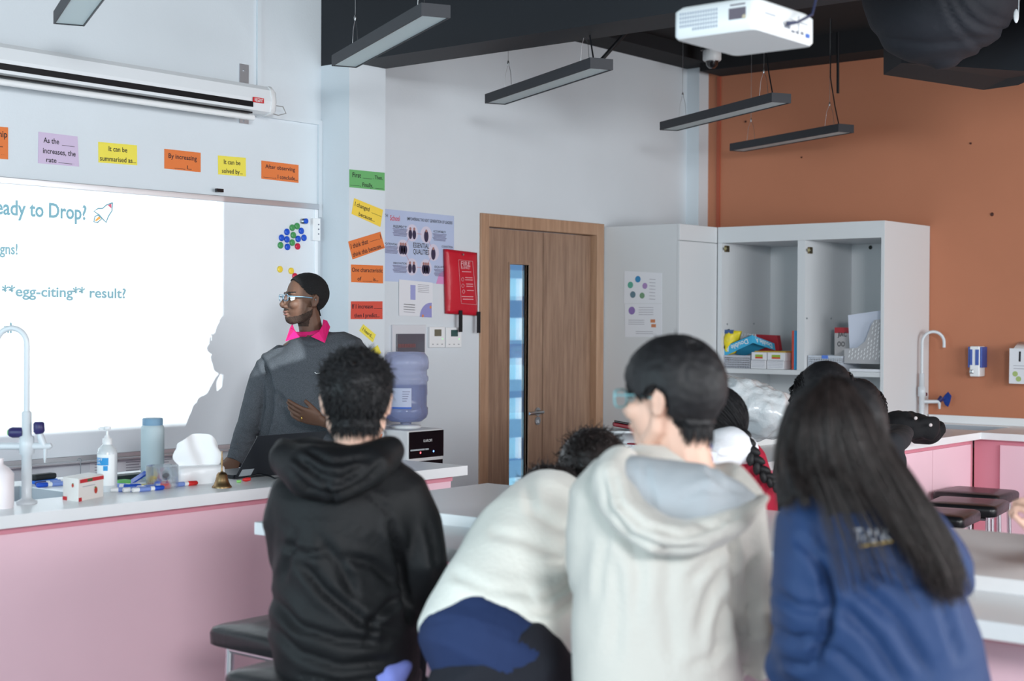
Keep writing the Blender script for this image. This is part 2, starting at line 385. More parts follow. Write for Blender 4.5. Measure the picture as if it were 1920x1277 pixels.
# ================================================================== tall cabinet and open wall cabinet
A_X, A_Y, CT = 7.739, 5.026, 2.117
cb = thing('tall_cabinet', 'tall closed white cabinet between the door and the open shelves', 'cabinet', (8.0, 5.3, 0))
MB().box((A_X, A_Y+.02, 0), (A_X+.02, YW-.002, CT)).build('side_panel', white_lam, cb)
MB().box((A_X+.02, A_Y+.022, 0), (XO-.002, YW-.12, CT-.002)).build('carcass', white_lam, cb)
MB().box((A_X+.0, A_Y, .05), (8.175, A_Y+.0195, CT-.105)).build('door', white_lam, cb, .002)
MB().box((A_X, A_Y, CT-.1), (8.175, A_Y+.0195, CT)).build('cornice', white_lam, cb, .002)
wc = thing('open_cabinet', 'open white wall cabinet with two doorless bays against the orange wall', 'cabinet', (8.5, 4.4, .9))
BX0, BY0, BY1 = 8.179, 3.88, 5.024
yA = at(1495, 560, X=BX0).y; yB = at(1509, 560, X=BX0).y       # divider
sh = at(1500, 694, X=BX0).z
p = MB()
p.box((BX0, BY0, .901), (XO-.004, BY0+.022, CT))
p.build('side_panel', white_lam, wc, .001)
MB().box((BX0, BY0+.022, CT-.10), (XO-.004, BY1, CT)).build('top_panel', white_lam, wc)
MB().box((XO-.02, BY0+.022, .901), (XO-.004, BY1, CT-.101)).build('back_panel', M('cabinet_back', (214, 214, 216), .6), wc)
MB().box((BX0+.0, yB, sh), (XO-.021, yA, CT-.101)).build('divider', white_lam, wc)
MB().box((BX0, BY1-.03, .901), (XO-.021, BY1, CT-.101)).build('side_panel', white_lam, wc)
MB().box((BX0+.004, BY0+.022, sh-.03), (XO-.021, BY1-.031, sh-.001)).build('shelf', white_lam, wc)
for (x, y) in ((1354, 467), (1503, 470)):
    c = at(x, y, X=BX0+.05) ; c.y = (BY1-.031 if x < 1400 else yB-.0005)
    q = MB().box(c+Vector((-.02, -.014, -.02)), c+Vector((.02, 0, .02))).lathe([(.009, 0), (.009, .025)], c+Vector((-.02, -.014, 0)), 10, axis=(-1, -.3, 0)); q.build('hinge', M('old_hinge', (120, 104, 76), .35, .9), wc)
for (x, y, r) in ((1632, 464, .013), (1655, 507, .012), (1588, 519, .010)):
    c = at(x, y, X=XO-.021); MB().lathe([(r, 0), (r*.8, .004)], c, 14, axis=(-1, 0, 0)).build('cap', M('dark_cap', (28, 34, 30), .5), wc)
for (x, y) in ((1363, 608), (1413, 607), (1512, 597), (1558, 597)):
    c = at(x, y, X=BX0+.3); c.y = BY1-.031 if x < 1450 else yB-.0005
    c = at(x, y, Y=c.y); MB().lathe([(.006, 0), (.005, .006)], c, 10, axis=(0, -1, 0)).build('shelf_pin', steel, wc)
for nm in ((1820, 269, .007), (1860, 402, .012), (1503, 295, .006), (1398, 228, .008)):
    c = at(nm[0], nm[1], X=XO)
    if nm[0] == 1398: c.x = XO
    tag(MB().lathe([(nm[2], 0), (nm[2]*.7, .006)], c, 12, axis=(-1, 0, 0)).build('wall_plug', M('plug_dark', (30, 34, 52) if nm[2] > .01 else (70, 34, 26), .5), loc=c),
        {1820: 'tiny dark wall plug high on the orange wall, right part', 1860: 'dark blue round wall plug on the orange wall right of the open cabinet', 1503: 'faint tiny plug on the orange wall above the open cabinet', 1398: 'small pale hook point on the orange wall under the upper lamp'}[nm[0]], 'wall plug')
# ================================================================== whiteboard
wb = thing('whiteboard', 'large white magnetic board in an aluminium frame behind the man', 'whiteboard', (3.4, YW, 1.5))
wx0, wx1, wz0, wz1 = 1.45, 5.205, .915, 2.075; wy = YW-.022
MB().box((wx0, wy, wz0), (wx1, YW-.001, wz1)).build('board', M('whiteboard_enamel', (222, 228, 234), .32, var=.02, vs=2.5), wb)
MB().box((wx0, wy-.012, wz1-.002), (wx1+.022, YW-.001, wz1+.026)).build('top_rail', alum, wb, .003)
MB().box((wx1-.004, wy-.008, wz0), (wx1+.018, YW-.001, wz1-.002)).build('side_rail', M('white_rail', (236, 240, 245), .3), wb, .003)
MB().box((wx0, wy-.012, wz0-.026), (wx1+.018, YW-.001, wz0)).box((wx0+.3, wy-.06, wz0-.03), (wx1-.2, wy-.012, wz0-.02)).build('marker_tray', alum, wb, .003)
c = at(412, 357, Y=wy-.01); MB().box(c-Vector((.02, .005, .008)), c+Vector((.02, .01, .008))).build('clip', black_pl, wb)
# the slide's words: projected image painted as flat coloured letters
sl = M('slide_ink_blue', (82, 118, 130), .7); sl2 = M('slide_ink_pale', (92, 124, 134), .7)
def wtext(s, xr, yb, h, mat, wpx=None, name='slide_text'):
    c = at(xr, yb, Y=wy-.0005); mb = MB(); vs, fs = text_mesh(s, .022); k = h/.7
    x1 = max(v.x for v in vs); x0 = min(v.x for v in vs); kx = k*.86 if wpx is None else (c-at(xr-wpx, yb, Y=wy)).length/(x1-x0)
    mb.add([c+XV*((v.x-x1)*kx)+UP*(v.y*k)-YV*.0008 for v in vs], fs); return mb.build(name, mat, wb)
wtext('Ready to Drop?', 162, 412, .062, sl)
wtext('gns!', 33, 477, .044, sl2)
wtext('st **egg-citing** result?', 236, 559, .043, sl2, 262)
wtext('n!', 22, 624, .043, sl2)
# the slide's rocket, projected image painted as outlines and flat colour
def poly2(name, px, mat, lift=.0005):
    MB().add([at(x, y, Y=wy-lift) for x, y in px], [tuple(range(len(px)))]).build(name, mat, wb)
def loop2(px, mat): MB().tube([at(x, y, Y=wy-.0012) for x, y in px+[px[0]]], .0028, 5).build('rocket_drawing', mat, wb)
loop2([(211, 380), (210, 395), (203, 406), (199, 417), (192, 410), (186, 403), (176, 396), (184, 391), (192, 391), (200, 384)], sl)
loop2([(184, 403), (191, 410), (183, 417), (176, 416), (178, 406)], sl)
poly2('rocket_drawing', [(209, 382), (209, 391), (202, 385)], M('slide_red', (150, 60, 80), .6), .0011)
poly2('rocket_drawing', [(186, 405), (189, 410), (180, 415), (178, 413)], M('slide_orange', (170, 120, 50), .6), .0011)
# scribble in the corner
# magnets
mg = {'b': M('magnet_blue', (22, 82, 200), .3), 'g': M('magnet_green', (70, 150, 88), .3), 'r': M('magnet_red', (200, 30, 66), .3), 'y': M('magnet_yellow', (240, 208, 70), .3)}
cn = {'b': 'blue', 'g': 'green', 'r': 'red', 'y': 'yellow'}
mags = [('g', 547, 427, 'upper left of the green pair'), ('g', 556, 424, 'topmost in the cluster, under the steel magnet'), ('b', 537, 435, 'touching the green pair from the left'), ('b', 564, 433, 'right of the topmost green one'),
 ('g', 549, 441, 'in the middle of the cluster, under the green pair'), ('b', 527, 446, 'leftmost blue of the cluster'), ('b', 537, 449, 'centre left, between two blue ones'), ('b', 558, 448, 'directly above the red one'), ('b', 569, 446, 'rightmost, beside the rail'),
 ('g', 547, 455, 'lower centre of the cluster'), ('g', 525, 460, 'bottom left of the cluster'), ('b', 538, 463, 'lowest blue of the cluster'), ('r', 557, 462, 'lower right of the cluster'),
 ('y', 524, 505, 'left of the yellow pair'), ('y', 545, 508, 'right of the yellow pair'), ('r', 552, 518, 'just above the man\'s head')]
mag0 = {}
for col, x, y, d in mags:
    c = at(x, y, Y=wy)
    o = MB().lathe([(.015, 0), (.0165, .002), (.0165, .007), (.013, .010), (.006, .0095)], (0, 0, 0), 22, axis=(0, -1, 0))
    if col not in mag0: mag0[col] = o.mesh(); mag0[col].materials.append(mg[col])
    o = bpy.data.objects.new('board_magnet', mag0[col]); COL.objects.link(o); o.location = c
    tag(o, f'{cn[col]} magnet on the whiteboard, {d}', 'magnet', 'round magnets on the whiteboard')
c = at(566, 415, Y=wy); t = thing('cup_magnet', 'steel cylinder magnet with a blue end at the top of the magnet cluster', 'magnet', c)
MB().lathe([(.014, 0), (.014, .028), (.0135, .028)], c, 20, axis=(0, -1, 0)).build('steel_body', steel, t)
MB().lathe([(.0138, .0281), (.0138, .034), (.010, .036)], c, 20, axis=(0, -1, 0)).build('blue_end', mg['b'], t)

# ================================================================== sentence strips
oc = M('paper_orange', (226, 122, 62), .7); yc = M('paper_yellow', (238, 222, 84), .7); lc = M('paper_lilac', (206, 188, 216), .7)
gc = M('paper_green', (106, 176, 108), .7); rc = M('paper_red', (212, 82, 66), .7); yo = M('paper_gold', (244, 210, 78), .7)
G = 'sentence starter strips on the wall'
P0 = dict(Y=YW-.001)
def strip(label, px, mat, lines, pl=P0, g=G): sheet('paper_strip', label, 'paper strip', px, mat, pl, g, lines)
strip('orange paper strip cut by the left edge, ending in "hip"', [(-62, 232), (15, 239), (15, 299), (-62, 293)], oc, [('relationship', .55, .22, .85, .2), ('#', .72, .62, .3, .02), ('...', .88, .85, .1, .03)])
strip('lilac paper strip reading "As the ____ increases, the rate ____."', [(72, 247), (145, 256), (148, 312.5), (71, 306)], lc, [('As the', .32, .24, .4, .17), ('#', .75, .35, .33, .015), ('increases, the', .52, .58, .84, .17), ('rate', .32, .86, .26, .15), ('#', .66, .93, .36, .015), ('.', .87, .92, .02, .03)])
strip('yellow paper strip reading "It can be summarised as..."', [(184, 266), (256.5, 272.5), (257, 310), (184.5, 304.5)], yc, [('It can be', .5, .28, .48, .24), ('summarised as...', .5, .78, .93, .24)])
strip('orange paper strip reading "By increasing ____ I..."', [(308, 279), (376, 286.5), (376, 323), (308, 316)], oc, [('By increasing', .5, .32, .78, .24), ('#', .42, .93, .3, .02), ('I...', .68, .82, .12, .2)])
strip('small yellow paper strip reading "It can be solved by..."', [(408.5, 291.5), (460.5, 296), (461, 331), (409, 327)], yc, [('It can be', .5, .3, .6, .24), ('solved by...', .5, .78, .74, .24)])
strip('orange paper strip reading "After observing ____, I conclude..."', [(490, 301), (559.5, 309.5), (559.5, 343), (490, 335)], oc, [('After observing', .5, .28, .8, .22), ('#', .2, .9, .3, .02), (', I conclude...', .67, .78, .6, .22)])
P1 = dict(Y=PY-.001)
strip('green paper strip at the top of the pillar', [(655, 317.5), (721, 324), (721, 357.5), (655, 351)], gc, [('First', .2, .28, .24, .26), ('#', .5, .42, .26, .02), ('. Then,', .8, .3, .28, .22), ('#', .15, .88, .26, .02), ('. Finally,', .48, .78, .36, .24), ('#', .84, .92, .24, .02)], P1)
strip('tilted yellow paper strip on the pillar reading "I changed ____ because..."', [(664, 371.5), (718, 393.5), (713, 425.5), (659, 401)], yo, [('I changed', .3, .3, .5, .26), ('#', .8, .42, .34, .02), ('because...', .5, .78, .55, .24)], P1)
strip('tilted orange paper strip on the pillar, "I think that ____"', [(652.5, 453), (713, 434.5), (721.5, 465), (661, 486.5)], oc, [('I think that', .3, .3, .52, .26), ('#', .73, .38, .26, .02), ('. I', .93, .28, .08, .26), ('think this because...', .5, .78, .95, .24)], P1)
strip('orange paper strip on the pillar reading "One characteristic of ____ is..."', [(658, 496), (718, 498), (718, 531.5), (658.5, 529)], oc, [('One characteristic', .5, .28, .96, .24), ('of', .25, .78, .12, .22), ('#', .5, .92, .3, .02), ('is...', .76, .78, .16, .22)], P1)
strip('red paper strip on the pillar reading "If I increase ____ then I predict..."', [(658, 565), (717, 565), (717, 598.5), (657.5, 598.5)], rc, [('If I increase', .36, .28, .66, .24), ('#', .85, .4, .26, .02), ('then I predict...', .5, .78, .8, .24)], P1)
strip('small tilted yellow paper strip reading "I heard..."', [(681, 608), (704.5, 627.5), (699, 642), (673.5, 620)], yc, [('I heard...', .5, .5, .8, .4)], P1)
strip('small tilted yellow strip half hidden by the boy in the black jacket', [(708, 647), (714.5, 662), (692, 677), (686, 663)], yc, [('found...', .6, .5, .7, .4)], P1)
strip('sliver of an orange strip low on the pillar beside the boy\'s neck', [(704, 818), (717, 813), (712, 835), (702, 836)], oc, [], P1)

# ================================================================== projection screen
sc_ = thing('projection_screen', 'rolled up white projection screen case on the wall', 'projection screen', (4, YW, 2.6))
ys = YW-.13; cxr = at(513, 185, Y=ys).x; zt_ = at(520, 172, Y=ys).z
pr = [(YW-.03, .02), (YW-.11, .02), (ys, 0), (ys-.008, -.05), (ys, -.105), (YW-.10, -.115), (YW-.03, -.115)]
MB().loft([[Vector((x, y, zt_+z)) for y, z in pr] for x in (1.4, cxr-.02)]).build('case', M('screen_case_white', (226, 230, 234), .4), sc_)
for p in sc_.children: 
    for q in p.data.polygons: q.use_smooth = False
MB().box((1.4, ys-.002, zt_-.122), (at(473, 200, Y=ys).x, YW-.04, zt_-.1145)).build('slot', black_pl, sc_)
MB().box((1.4, ys-.0075, zt_-.092), (at(473, 200, Y=ys).x, ys+.0, zt_-.066)).build('slot', black_pl, sc_)
MB().tube([(1.4, ys+.02, zt_-.138), (at(480, 213, Y=ys).x, ys+.02, zt_-.138)], .014, 14).build('bottom_bar', white_pl, sc_)
MB().loft([[Vector((x, YW-.075+(y-(YW-.075))*k, zt_-.05+(z+.05)*k)) for y, z in pr] for x, k in ((cxr-.02, 1.04), (cxr, 1.04), (cxr+.018, .9), (cxr+.022, .6))]).build('end_cap', white_pl, sc_)
lg = MB(); c = [at(475, 181.5, Y=ys-.016), at(495, 184.5, Y=ys-.016), at(495, 194, Y=ys-.016), at(475, 191, Y=ys-.016)]
b = MB().prism(c, (0, .004, 0)).build('badge', M('badge_red', (206, 36, 44), .4), sc_)
put_text(lg, 'REGENT', sum(c, Vector())/4-YV*.001, XV, UP, .016, .052); lg.build('lettering', white_pl, b)
cb_ = MB(); e = at(516, 198, Y=ys+.02); cb_.tube([e, e+Vector((.05, 0, 0)), e+Vector((.07, 0, -.03)), e+Vector((.02, 0, -.045)), e+Vector((-.10, -.01, -.035)), e+Vector((-.14, 0, -.03))], .0025, 6); cb_.build('cable', M('grey_cable', (150, 150, 150), .5), sc_)
for (xa, ya, xb, yb2) in ((449, 119, 466, 169), (449, 214, 466, 233)):
    a_ = at(xa, ya, Y=YW-.004); b_ = at(xb, yb2, Y=YW-.004)
    q = MB().box((a_.x, YW-.006, b_.z), (b_.x, YW-.0005, a_.z)); 
    for zz in (.25, .75):
        q.lathe([(.006, 0), (.006, .006)], ((a_.x+b_.x)/2, YW-.006, b_.z+(a_.z-b_.z)*zz), 10, axis=(0, -1, 0))
    q.build('bracket', alum, sc_)
# surface trunking
tr = MB(); z1 = at(480, 214, Y=YW).z; x2 = at(598, 235, Y=YW).x
c1 = at(484, 0, Y=YW).x
tag(MB().box((c1-.012, YW-.012, at(484, 168, Y=YW).z), (c1+.012, YW-.0005, 3.3)).build('cable_conduit', wall_m, loc=(c1, YW, 3)), 'white vertical conduit from the ceiling down to the screen case', 'conduit')
zz = at(540, 222, Y=YW).z
tag(MB().box((at(480, 214, Y=YW).x, YW-.014, zz-.012), (x2+.012, YW-.0005, zz+.012)).box((x2-.012, YW-.014, at(596, 408, Y=YW).z), (x2+.012, YW-.0005, zz-.0121)).build('cable_trunking', wall_m, loc=(x2, YW, zz)), 'white cable trunking running right then down beside the whiteboard', 'trunking')
a_ = at(587, 409, Y=YW-.04); b_ = at(601, 452, Y=YW-.04)
so = thing('wall_socket', 'white wall socket box at the end of the trunking', 'socket', (a_.x, YW, b_.z))
MB().box((a_.x, YW-.04, b_.z), (b_.x+.0, YW-.0005, a_.z)).build('box', white_pl, so, .003)
q = MB()
for k in range(3): q.lathe([(.004, 0), (.004, .001)], ((a_.x+b_.x)/2+.012, YW-.0405, b_.z+.035+.024*k), 10, axis=(0, -1, 0))
q.build('socket_holes', M('hole_grey', (90, 96, 120), .5), so)

# ================================================================== posters and papers beside the door
YP = dict(Y=YW-.001)
ltb = M('poster_blue', (186, 200, 230), .4, var=.06, vs=2.2)
o, c, n = sheet('poster', 'pale blue poster of essential qualities left of the door', 'poster', [(716, 391), (851, 405), (851, 533), (716, 527)], ltb, YP, None,
  [('EMPOWERING THE NEXT GENERATION OF LEADERS', .655, .105, .64, .042), ('TH', .05, .09, .05, .04), ('ESSENTIAL', .53, .47, .22, .07), ('QUALITIES', .53, .56, .22, .07), ('RESPECT', .24, .23, .18, .035), ('ACCOUNTABILITY', .79, .25, .18, .03), ('POTENTIAL', .12, .48, .18, .03), ('CONVICTION', .9, .46, .16, .03), ('INNOVATION', .24, .74, .18, .03), ('EQUITY', .8, .76, .16, .03)])
ex = (c[1]-c[0]); ey = (c[3]-c[0])
def uv(u, v): return c[0]+ex*u+ey*v
sq = MB(); put_text(sq, 'School', uv(.17, .115), ex.normalized(), -ey.normalized(), .028, .075); sq.build('red_script', M('script_red', (214, 70, 90), .6), o)
rl = MB(); exn, eyn = ex.normalized(), -ey.normalized()
for (u, v, w_) in ((.24, .27, .2), (.79, .29, .2), (.12, .52, .19), (.92, .50, .14), (.24, .78, .2), (.80, .80, .18)):
    for k in range(6):
        cc = uv(u, v+.018*k); ww = w_*ex.length*(1-.08*(k % 3))
        rl.add([cc-exn*ww/2+n*.0007, cc+exn*ww/2+n*.0007, cc+exn*ww/2+eyn*.004+n*.0007, cc-exn*ww/2+eyn*.004+n*.0007], [(0, 1, 2, 3)])
rl.build('fine_print', M('fine_print', (118, 118, 150), .6), o)
cc5 = [(.405, .3), (.60, .31), (.28, .525), (.70, .555), (.40, .78), (.595, .78)]
halo = MB(); ppl = MB(); hd = MB()
for i, (u, v) in enumerate(cc5):
    q = uv(u, v); disc(halo, q, exn, eyn, n, .047, .0006)
    for k in ([-.018, .0, .018] if i in (2, 5) else [-.015, .016] if i in (0, 4) else [0]):
        disc(ppl, q+exn*k-eyn*.008, exn*.62, eyn*1.1, n, .024 if i not in (1, 3) else .03, .0010)
        disc(hd, q+exn*k+eyn*.022, exn, eyn, n, .0085, .0013, 12)
halo.build('picture_disc', M('poster_halo', (214, 208, 226), .6), o); ppl.build('picture_figures', M('poster_dark', (52, 46, 74), .6), o); hd.build('picture_heads', M('poster_skin', (168, 120, 116), .6), o)
ar = MB()
for i, j in ((0, 1), (1, 3), (3, 5), (5, 4), (4, 2), (2, 0)):
    a_ = uv(*cc5[i]); b_ = uv(*cc5[j]); d = (b_-a_)
    p_, q_ = a_+d*.34, a_+d*.66; s_ = d.normalized().cross(n)*.0012
    ar.add([p_-s_+n*.0007, q_-s_+n*.0007, q_+s_+n*.0007, p_+s_+n*.0007], [(0, 1, 2, 3)])
ar.build('arrows', M('arrow_rose', (206, 130, 140), .6), o)
cx = MB().add([uv(.78, .86)+n*.0005, uv(1, .70)+n*.0005, uv(1, 1)+n*.0005, uv(.74, 1)+n*.0005], [(0, 1, 2, 3)]); cx.build('pink_corner', M('poster_pink', (214, 150, 200), .5), o)
o, c, n = sheet('paper_sheet', 'white worksheet with a lilac strip taped under the poster', 'paper', [(748, 524), (811, 530), (811, 594), (748, 592)], M('paper_white', (228, 230, 236), .6), dict(Y=YW-.004), None, [])
ex = c[1]-c[0]; ey = c[3]-c[0]; exn, eyn = ex.normalized(), -ey.normalized()
b = MB().add([uv(.33, .12)+n*.0005, uv(.48, .12)+n*.0005, uv(.48, .53)+n*.0005, uv(.33, .53)+n*.0005], [(0, 1, 2, 3)]); b.build('lilac_strip', M('print_lilac', (160, 164, 214), .6), o)
a = MB(); a.add([uv(.97, .99)+n*.0005]+[uv(.97-.36*math.sin(math.radians(t)), .99-.42*math.cos(math.radians(t)))+n*.0005 for t in range(0, 91, 10)], [tuple(range(11))]); a.build('quarter_circle', M('print_lilac2', (150, 150, 206), .6), o)
a = MB(); disc(a, uv(.93, .70), exn, eyn, n, .008, .001); disc(a, uv(.7, .96), exn, eyn, n, .008, .001); a.build('orange_spots', M('print_orange', (222, 140, 90), .6), o)
a = MB()
for k in range(12):
    v = .1+.05*k if k < 5 else .68+.07*((k-5) % 4); u = .72 if k < 5 else .3
    q = uv(u, v); a.add([q-exn*.045+n*.0005, q+exn*.045+n*.0005, q+exn*.045+eyn*.003+n*.0005, q-exn*.045+eyn*.003+n*.0005], [(0, 1, 2, 3)])
a.build('fine_print', M('fine_print2', (160, 160, 172), .6), o)

# fire blanket
c4 = quad_px([(837, 467), (895, 474), (895.5, 592), (840, 588)], Y=YW-.03)
fb = thing('fire_blanket', 'red fire blanket pouch hanging beside the door frame', 'fire blanket', (c4[3]+c4[2])/2)
mb = MB(); NX, NZ = 12, 20; vs = []
for j in range(NZ+1):
    for i in range(NX+1):
        u, v = i/NX, j/NZ; p = c4[0]*(1-u)*(1-v)+c4[1]*u*(1-v)+c4[2]*u*v+c4[3]*(1-u)*v
        bl = .016*min(1, 3*min(u, 1-u))**.5*min(1, 3*min(v, 1-v))**.5 if 0 < u < 1 and 0 < v < 1 else 0
        vs.append(p+Vector((0, -bl+.003*noise.noise(p*18), 0)))
nn = len(vs); vs += [Vector((v.x, YW-.006, v.z)) for v in vs[:nn]]
fs = []
for j in range(NZ):
    for i in range(NX):
        a = j*(NX+1)+i; fs += [(a, a+1, a+NX+2, a+NX+1), (nn+a, nn+a+NX+1, nn+a+NX+2, nn+a+1)]
brd = [i for i in range(NX+1)]+[j*(NX+1)+NX for j in range(1, NZ+1)]+[NZ*(NX+1)+i for i in range(NX-1, -1, -1)]+[j*(NX+1) for j in range(NZ-1, 0, -1)]
fs += [(brd[k], brd[(k+1) % len(brd)], nn+brd[(k+1) % len(brd)], nn+brd[k]) for k in range(len(brd))]
mb.add(vs, fs, True); mb.build('pouch', M('red_vinyl', (196, 28, 48), .35, bump=.15, bs=30), fb)
ex = c4[1]-c4[0]; ey = c4[3]-c4[0]; c = c4
tx = MB(); n = Vector((0, -1, 0)); exn = XV; eyn = UP
for u, v, w_ in ((.55, .33, .3), (.62, .42, .24), (.62, .455, .24), (.64, .52, .22), (.64, .555, .22), (.66, .62, .22), (.56, .72, .38), (.58, .76, .34)):
    q = uv(u, v)-YV*.0187; tx.add([q-XV*w_*.5*ex.length, q+XV*w_*.5*ex.length, q+XV*w_*.5*ex.length+UP*.004, q-XV*w_*.5*ex.length+UP*.004], [(0, 1, 2, 3)])
for s, u, v, w_, h_ in (('FIRE', .52, .20, .30, .026), ('BLANKET', .52, .26, .30, .016)):
    put_text(tx, s, uv(u, v)-YV*.0185, XV, UP, h_, w_*ex.length)
for a_, b_ in (((.30, .15), (.76, .15)), ((.76, .15), (.86, .83)), ((.86, .83), (.36, .83)), ((.36, .83), (.30, .15))):
    tx.tube([uv(*a_)-YV*.0175, uv(*b_)-YV*.0175], .0012, 4)
for u, v in ((.42, .45), (.42, .55), (.44, .64)): tx.tube(arc(uv(u, v)-YV*.0185, XV, UP, .010, 0, 360, 12), .0016, 4)
tx.build('lettering', M('print_pale_red', (226, 170, 176), .6), fb)
for u in (.36, .95):
    q = uv(u, .97)-YV*.012; MB().box(q+Vector((-.013, -.002, -.11)), q+Vector((.013, .004, .012))).build('pull_tab', M('black_webbing', (24, 24, 28), .8), fb)
q = uv(.47, .06)-YV*.012; MB().lathe([(.006, 0), (.006, .006)], q, 12, axis=(0, -1, 0)).build('eyelet', steel, fb)

# breaker panel and thermostats
def bx(px, dy, Yp=YW):
    a_ = at(px[0], px[1], Y=Yp-dy); b_ = at(px[2], px[3], Y=Yp-dy); return a_.x, b_.z, b_.x, a_.z
x0, z0, x1, z1 = bx((736, 609, 799, 668), .012)
ep = thing('breaker_panel', 'flush electrical breaker panel with a smoked cover above the water bottle', 'breaker panel', ((x0+x1)/2, YW, z0))
z0 -= .03
MB().box((x0, YW-.012, z0), (x1, YW-.0005, z1)).build('frame', M('panel_grey_white', (214, 216, 222), .5), ep, .002)
X0_, Z0_, X1_, Z1_ = bx((744, 626, 797, 660), .02)
MB().box((X0_, YW-.02, z0+.012), (X1_, YW-.0125, Z1_)).build('smoked_cover', M('smoked_cover', (84, 88, 100), .2, coat=.5), ep, .004)
q = MB()
for k in range(11): q.box((X0_+.012+k*.0125, YW-.0215, Z1_-.075), (X0_+.021+k*.0125, YW-.0202, Z1_-.055))
q.build('breakers', M('breaker_rust', (128, 84, 84), .5), ep)
for i, (x0_, nmk, dcol) in enumerate(((806, 'with a brownish display', (112, 108, 92)), (837, 'with a green display', (52, 88, 84)))):
    x0, z0, x1, z1 = bx((x0_, 613 if i == 0 else 614, x0_+28.5, 651.5), .018)
    th = thing('thermostat', f'square white wall thermostat {nmk}, under the fire blanket' if i else f'square white wall thermostat {nmk}, right of the breaker panel', 'thermostat', ((x0+x1)/2, YW, z0), 'wall thermostats')
    MB().box((x0, YW-.018, z0), (x1, YW-.0005, z1)).build('case', white_pl, th, .003)
    w_ = x1-x0; h_ = z1-z0
    MB().box((x0+w_*.3, YW-.019, z0+h_*.55), (x0+w_*.75, YW-.0181, z0+h_*.88)).build('display', M('lcd'+str(i), dcol, .2), th)
    MB().lathe([(.003, 0), (.003, .001)], (x0+w_*.83, YW-.0182, z0+h_*.42), 10, axis=(0, -1, 0)).build('led', M('green_led', (120, 235, 130), .4, emit=1.2), th)
    q = MB()
    for u in (.2, .5, .8):
        q.box((x0+w_*(u-.05), YW-.0186, z0+h_*.14), (x0+w_*(u+.05), YW-.0181, z0+h_*.18))
    q.build('buttons', M('button_grey', (150, 152, 158), .5), th)

# ---- papers on the tall cabinet's side
XP = dict(X=A_X-.0006)
def rel(o, c, n, items):
    ex = c[1]-c[0]; ey = c[3]-c[0]; exn, eyn = ex.normalized(), n.cross(ex.normalized())
    if eyn.z < 0: eyn = -eyn
    for nm, mat, sh in items:
        mb = MB()
        for it in sh:
            q = c[0]+ex*it[1]+ey*it[2]
            if it[0] == 'o': disc(mb, q, exn, eyn, n, it[3], .0007)
            else: mb.add([q+n*.0007, q+exn*it[3]+n*.0007, q+exn*it[3]-eyn*it[4]+n*.0007, q-eyn*it[4]+n*.0007], [(0, 1, 2, 3)])
        mb.build(nm, mat, o)
pw = M('paper_white', (228, 230, 236), .6); fp = M('fine_print2', (160, 160, 172), .6)
o, c, n = sheet('paper_sheet', 'worksheet with five coloured circles on the cabinet side', 'paper', [(1171, 508), (1241, 512), (1241, 569), (1170, 569)], pw, XP)
n = Vector((-1, 0, 0))
rel(o, c, n, [('blue_circle', M('pc1', (62, 140, 190), .6), [('o', .37, .23, .021)]), ('green_circle', M('pc2', (96, 170, 150), .6), [('o', .17, .42, .021)]), ('purple_circle', M('pc3', (168, 138, 190), .6), [('o', .56, .42, .019)]),
  ('grey_circle', M('pc4', (100, 128, 142), .6), [('o', .24, .71, .021)]), ('green_circle', M('pc5', (116, 154, 122), .6), [('o', .49, .72, .019)]), ('fine_print', fp, [('r', .68, .2+.1*k, .045, .003) for k in range(7)])])
o, c, n = sheet('paper_sheet', 'worksheet with one purple circle and two orange brackets on the cabinet side', 'paper', [(1172, 570), (1241, 570), (1241, 632), (1172, 632)], pw, XP)
n = Vector((-1, 0, 0))
rel(o, c, n, [('purple_circle', M('pc6', (140, 116, 178), .6), [('o', .19, .2, .025)]), ('orange_shapes', M('pc7', (206, 134, 96), .6), [('r', .7, .46, .035, .02), ('r', .72, .60, .035, .02)]), ('fine_print', fp, [('r', .38, .1+.07*k, .11, .003) for k in range(4)]+[('r', .1, .48+.06*k, .12, .003) for k in range(3)]+[('r', .3, .82+.06*k, .13, .003) for k in range(2)])])

# ---- papers below the whiteboard
o, c, n = sheet('paper_sheet', 'row of printed sheets on the wall behind the pump bottle', 'paper', [(168, 858), (340, 846), (340, 912), (168, 924)], pw, YP)
n = Vector((0, -1, 0)); rel(o, c, n, [('fine_print', fp, [('r', .05+.33*a, .2+.08*k, .09*(1-.2*(k % 2)), .004) for a in range(3) for k in range(8)])])

# ================================================================== CCTV, soap dispenser, notice
c = at(1335, 112, Y=5.15)
cm = thing('dome_camera', 'small white dome security camera under the black ceiling edge', 'camera', c)
MB().lathe([(.055, .06), (.06, .05), (.06, 0), (.052, -.01)], c, 28).build('housing', white_pl, cm)
MB().lathe([(.001, -.058), (.02, -.054), (.036, -.038), (.042, -.0101)], c, 28).build('dome', M('smoked_dome', (20, 20, 24), .1, coat=1), cm)
MB().lathe([(.075, .0601), (.075, .08), (.03, .081), (.03, CZ-.08-c.z+.08)], c, 20).build('mount', black_pl, cm)

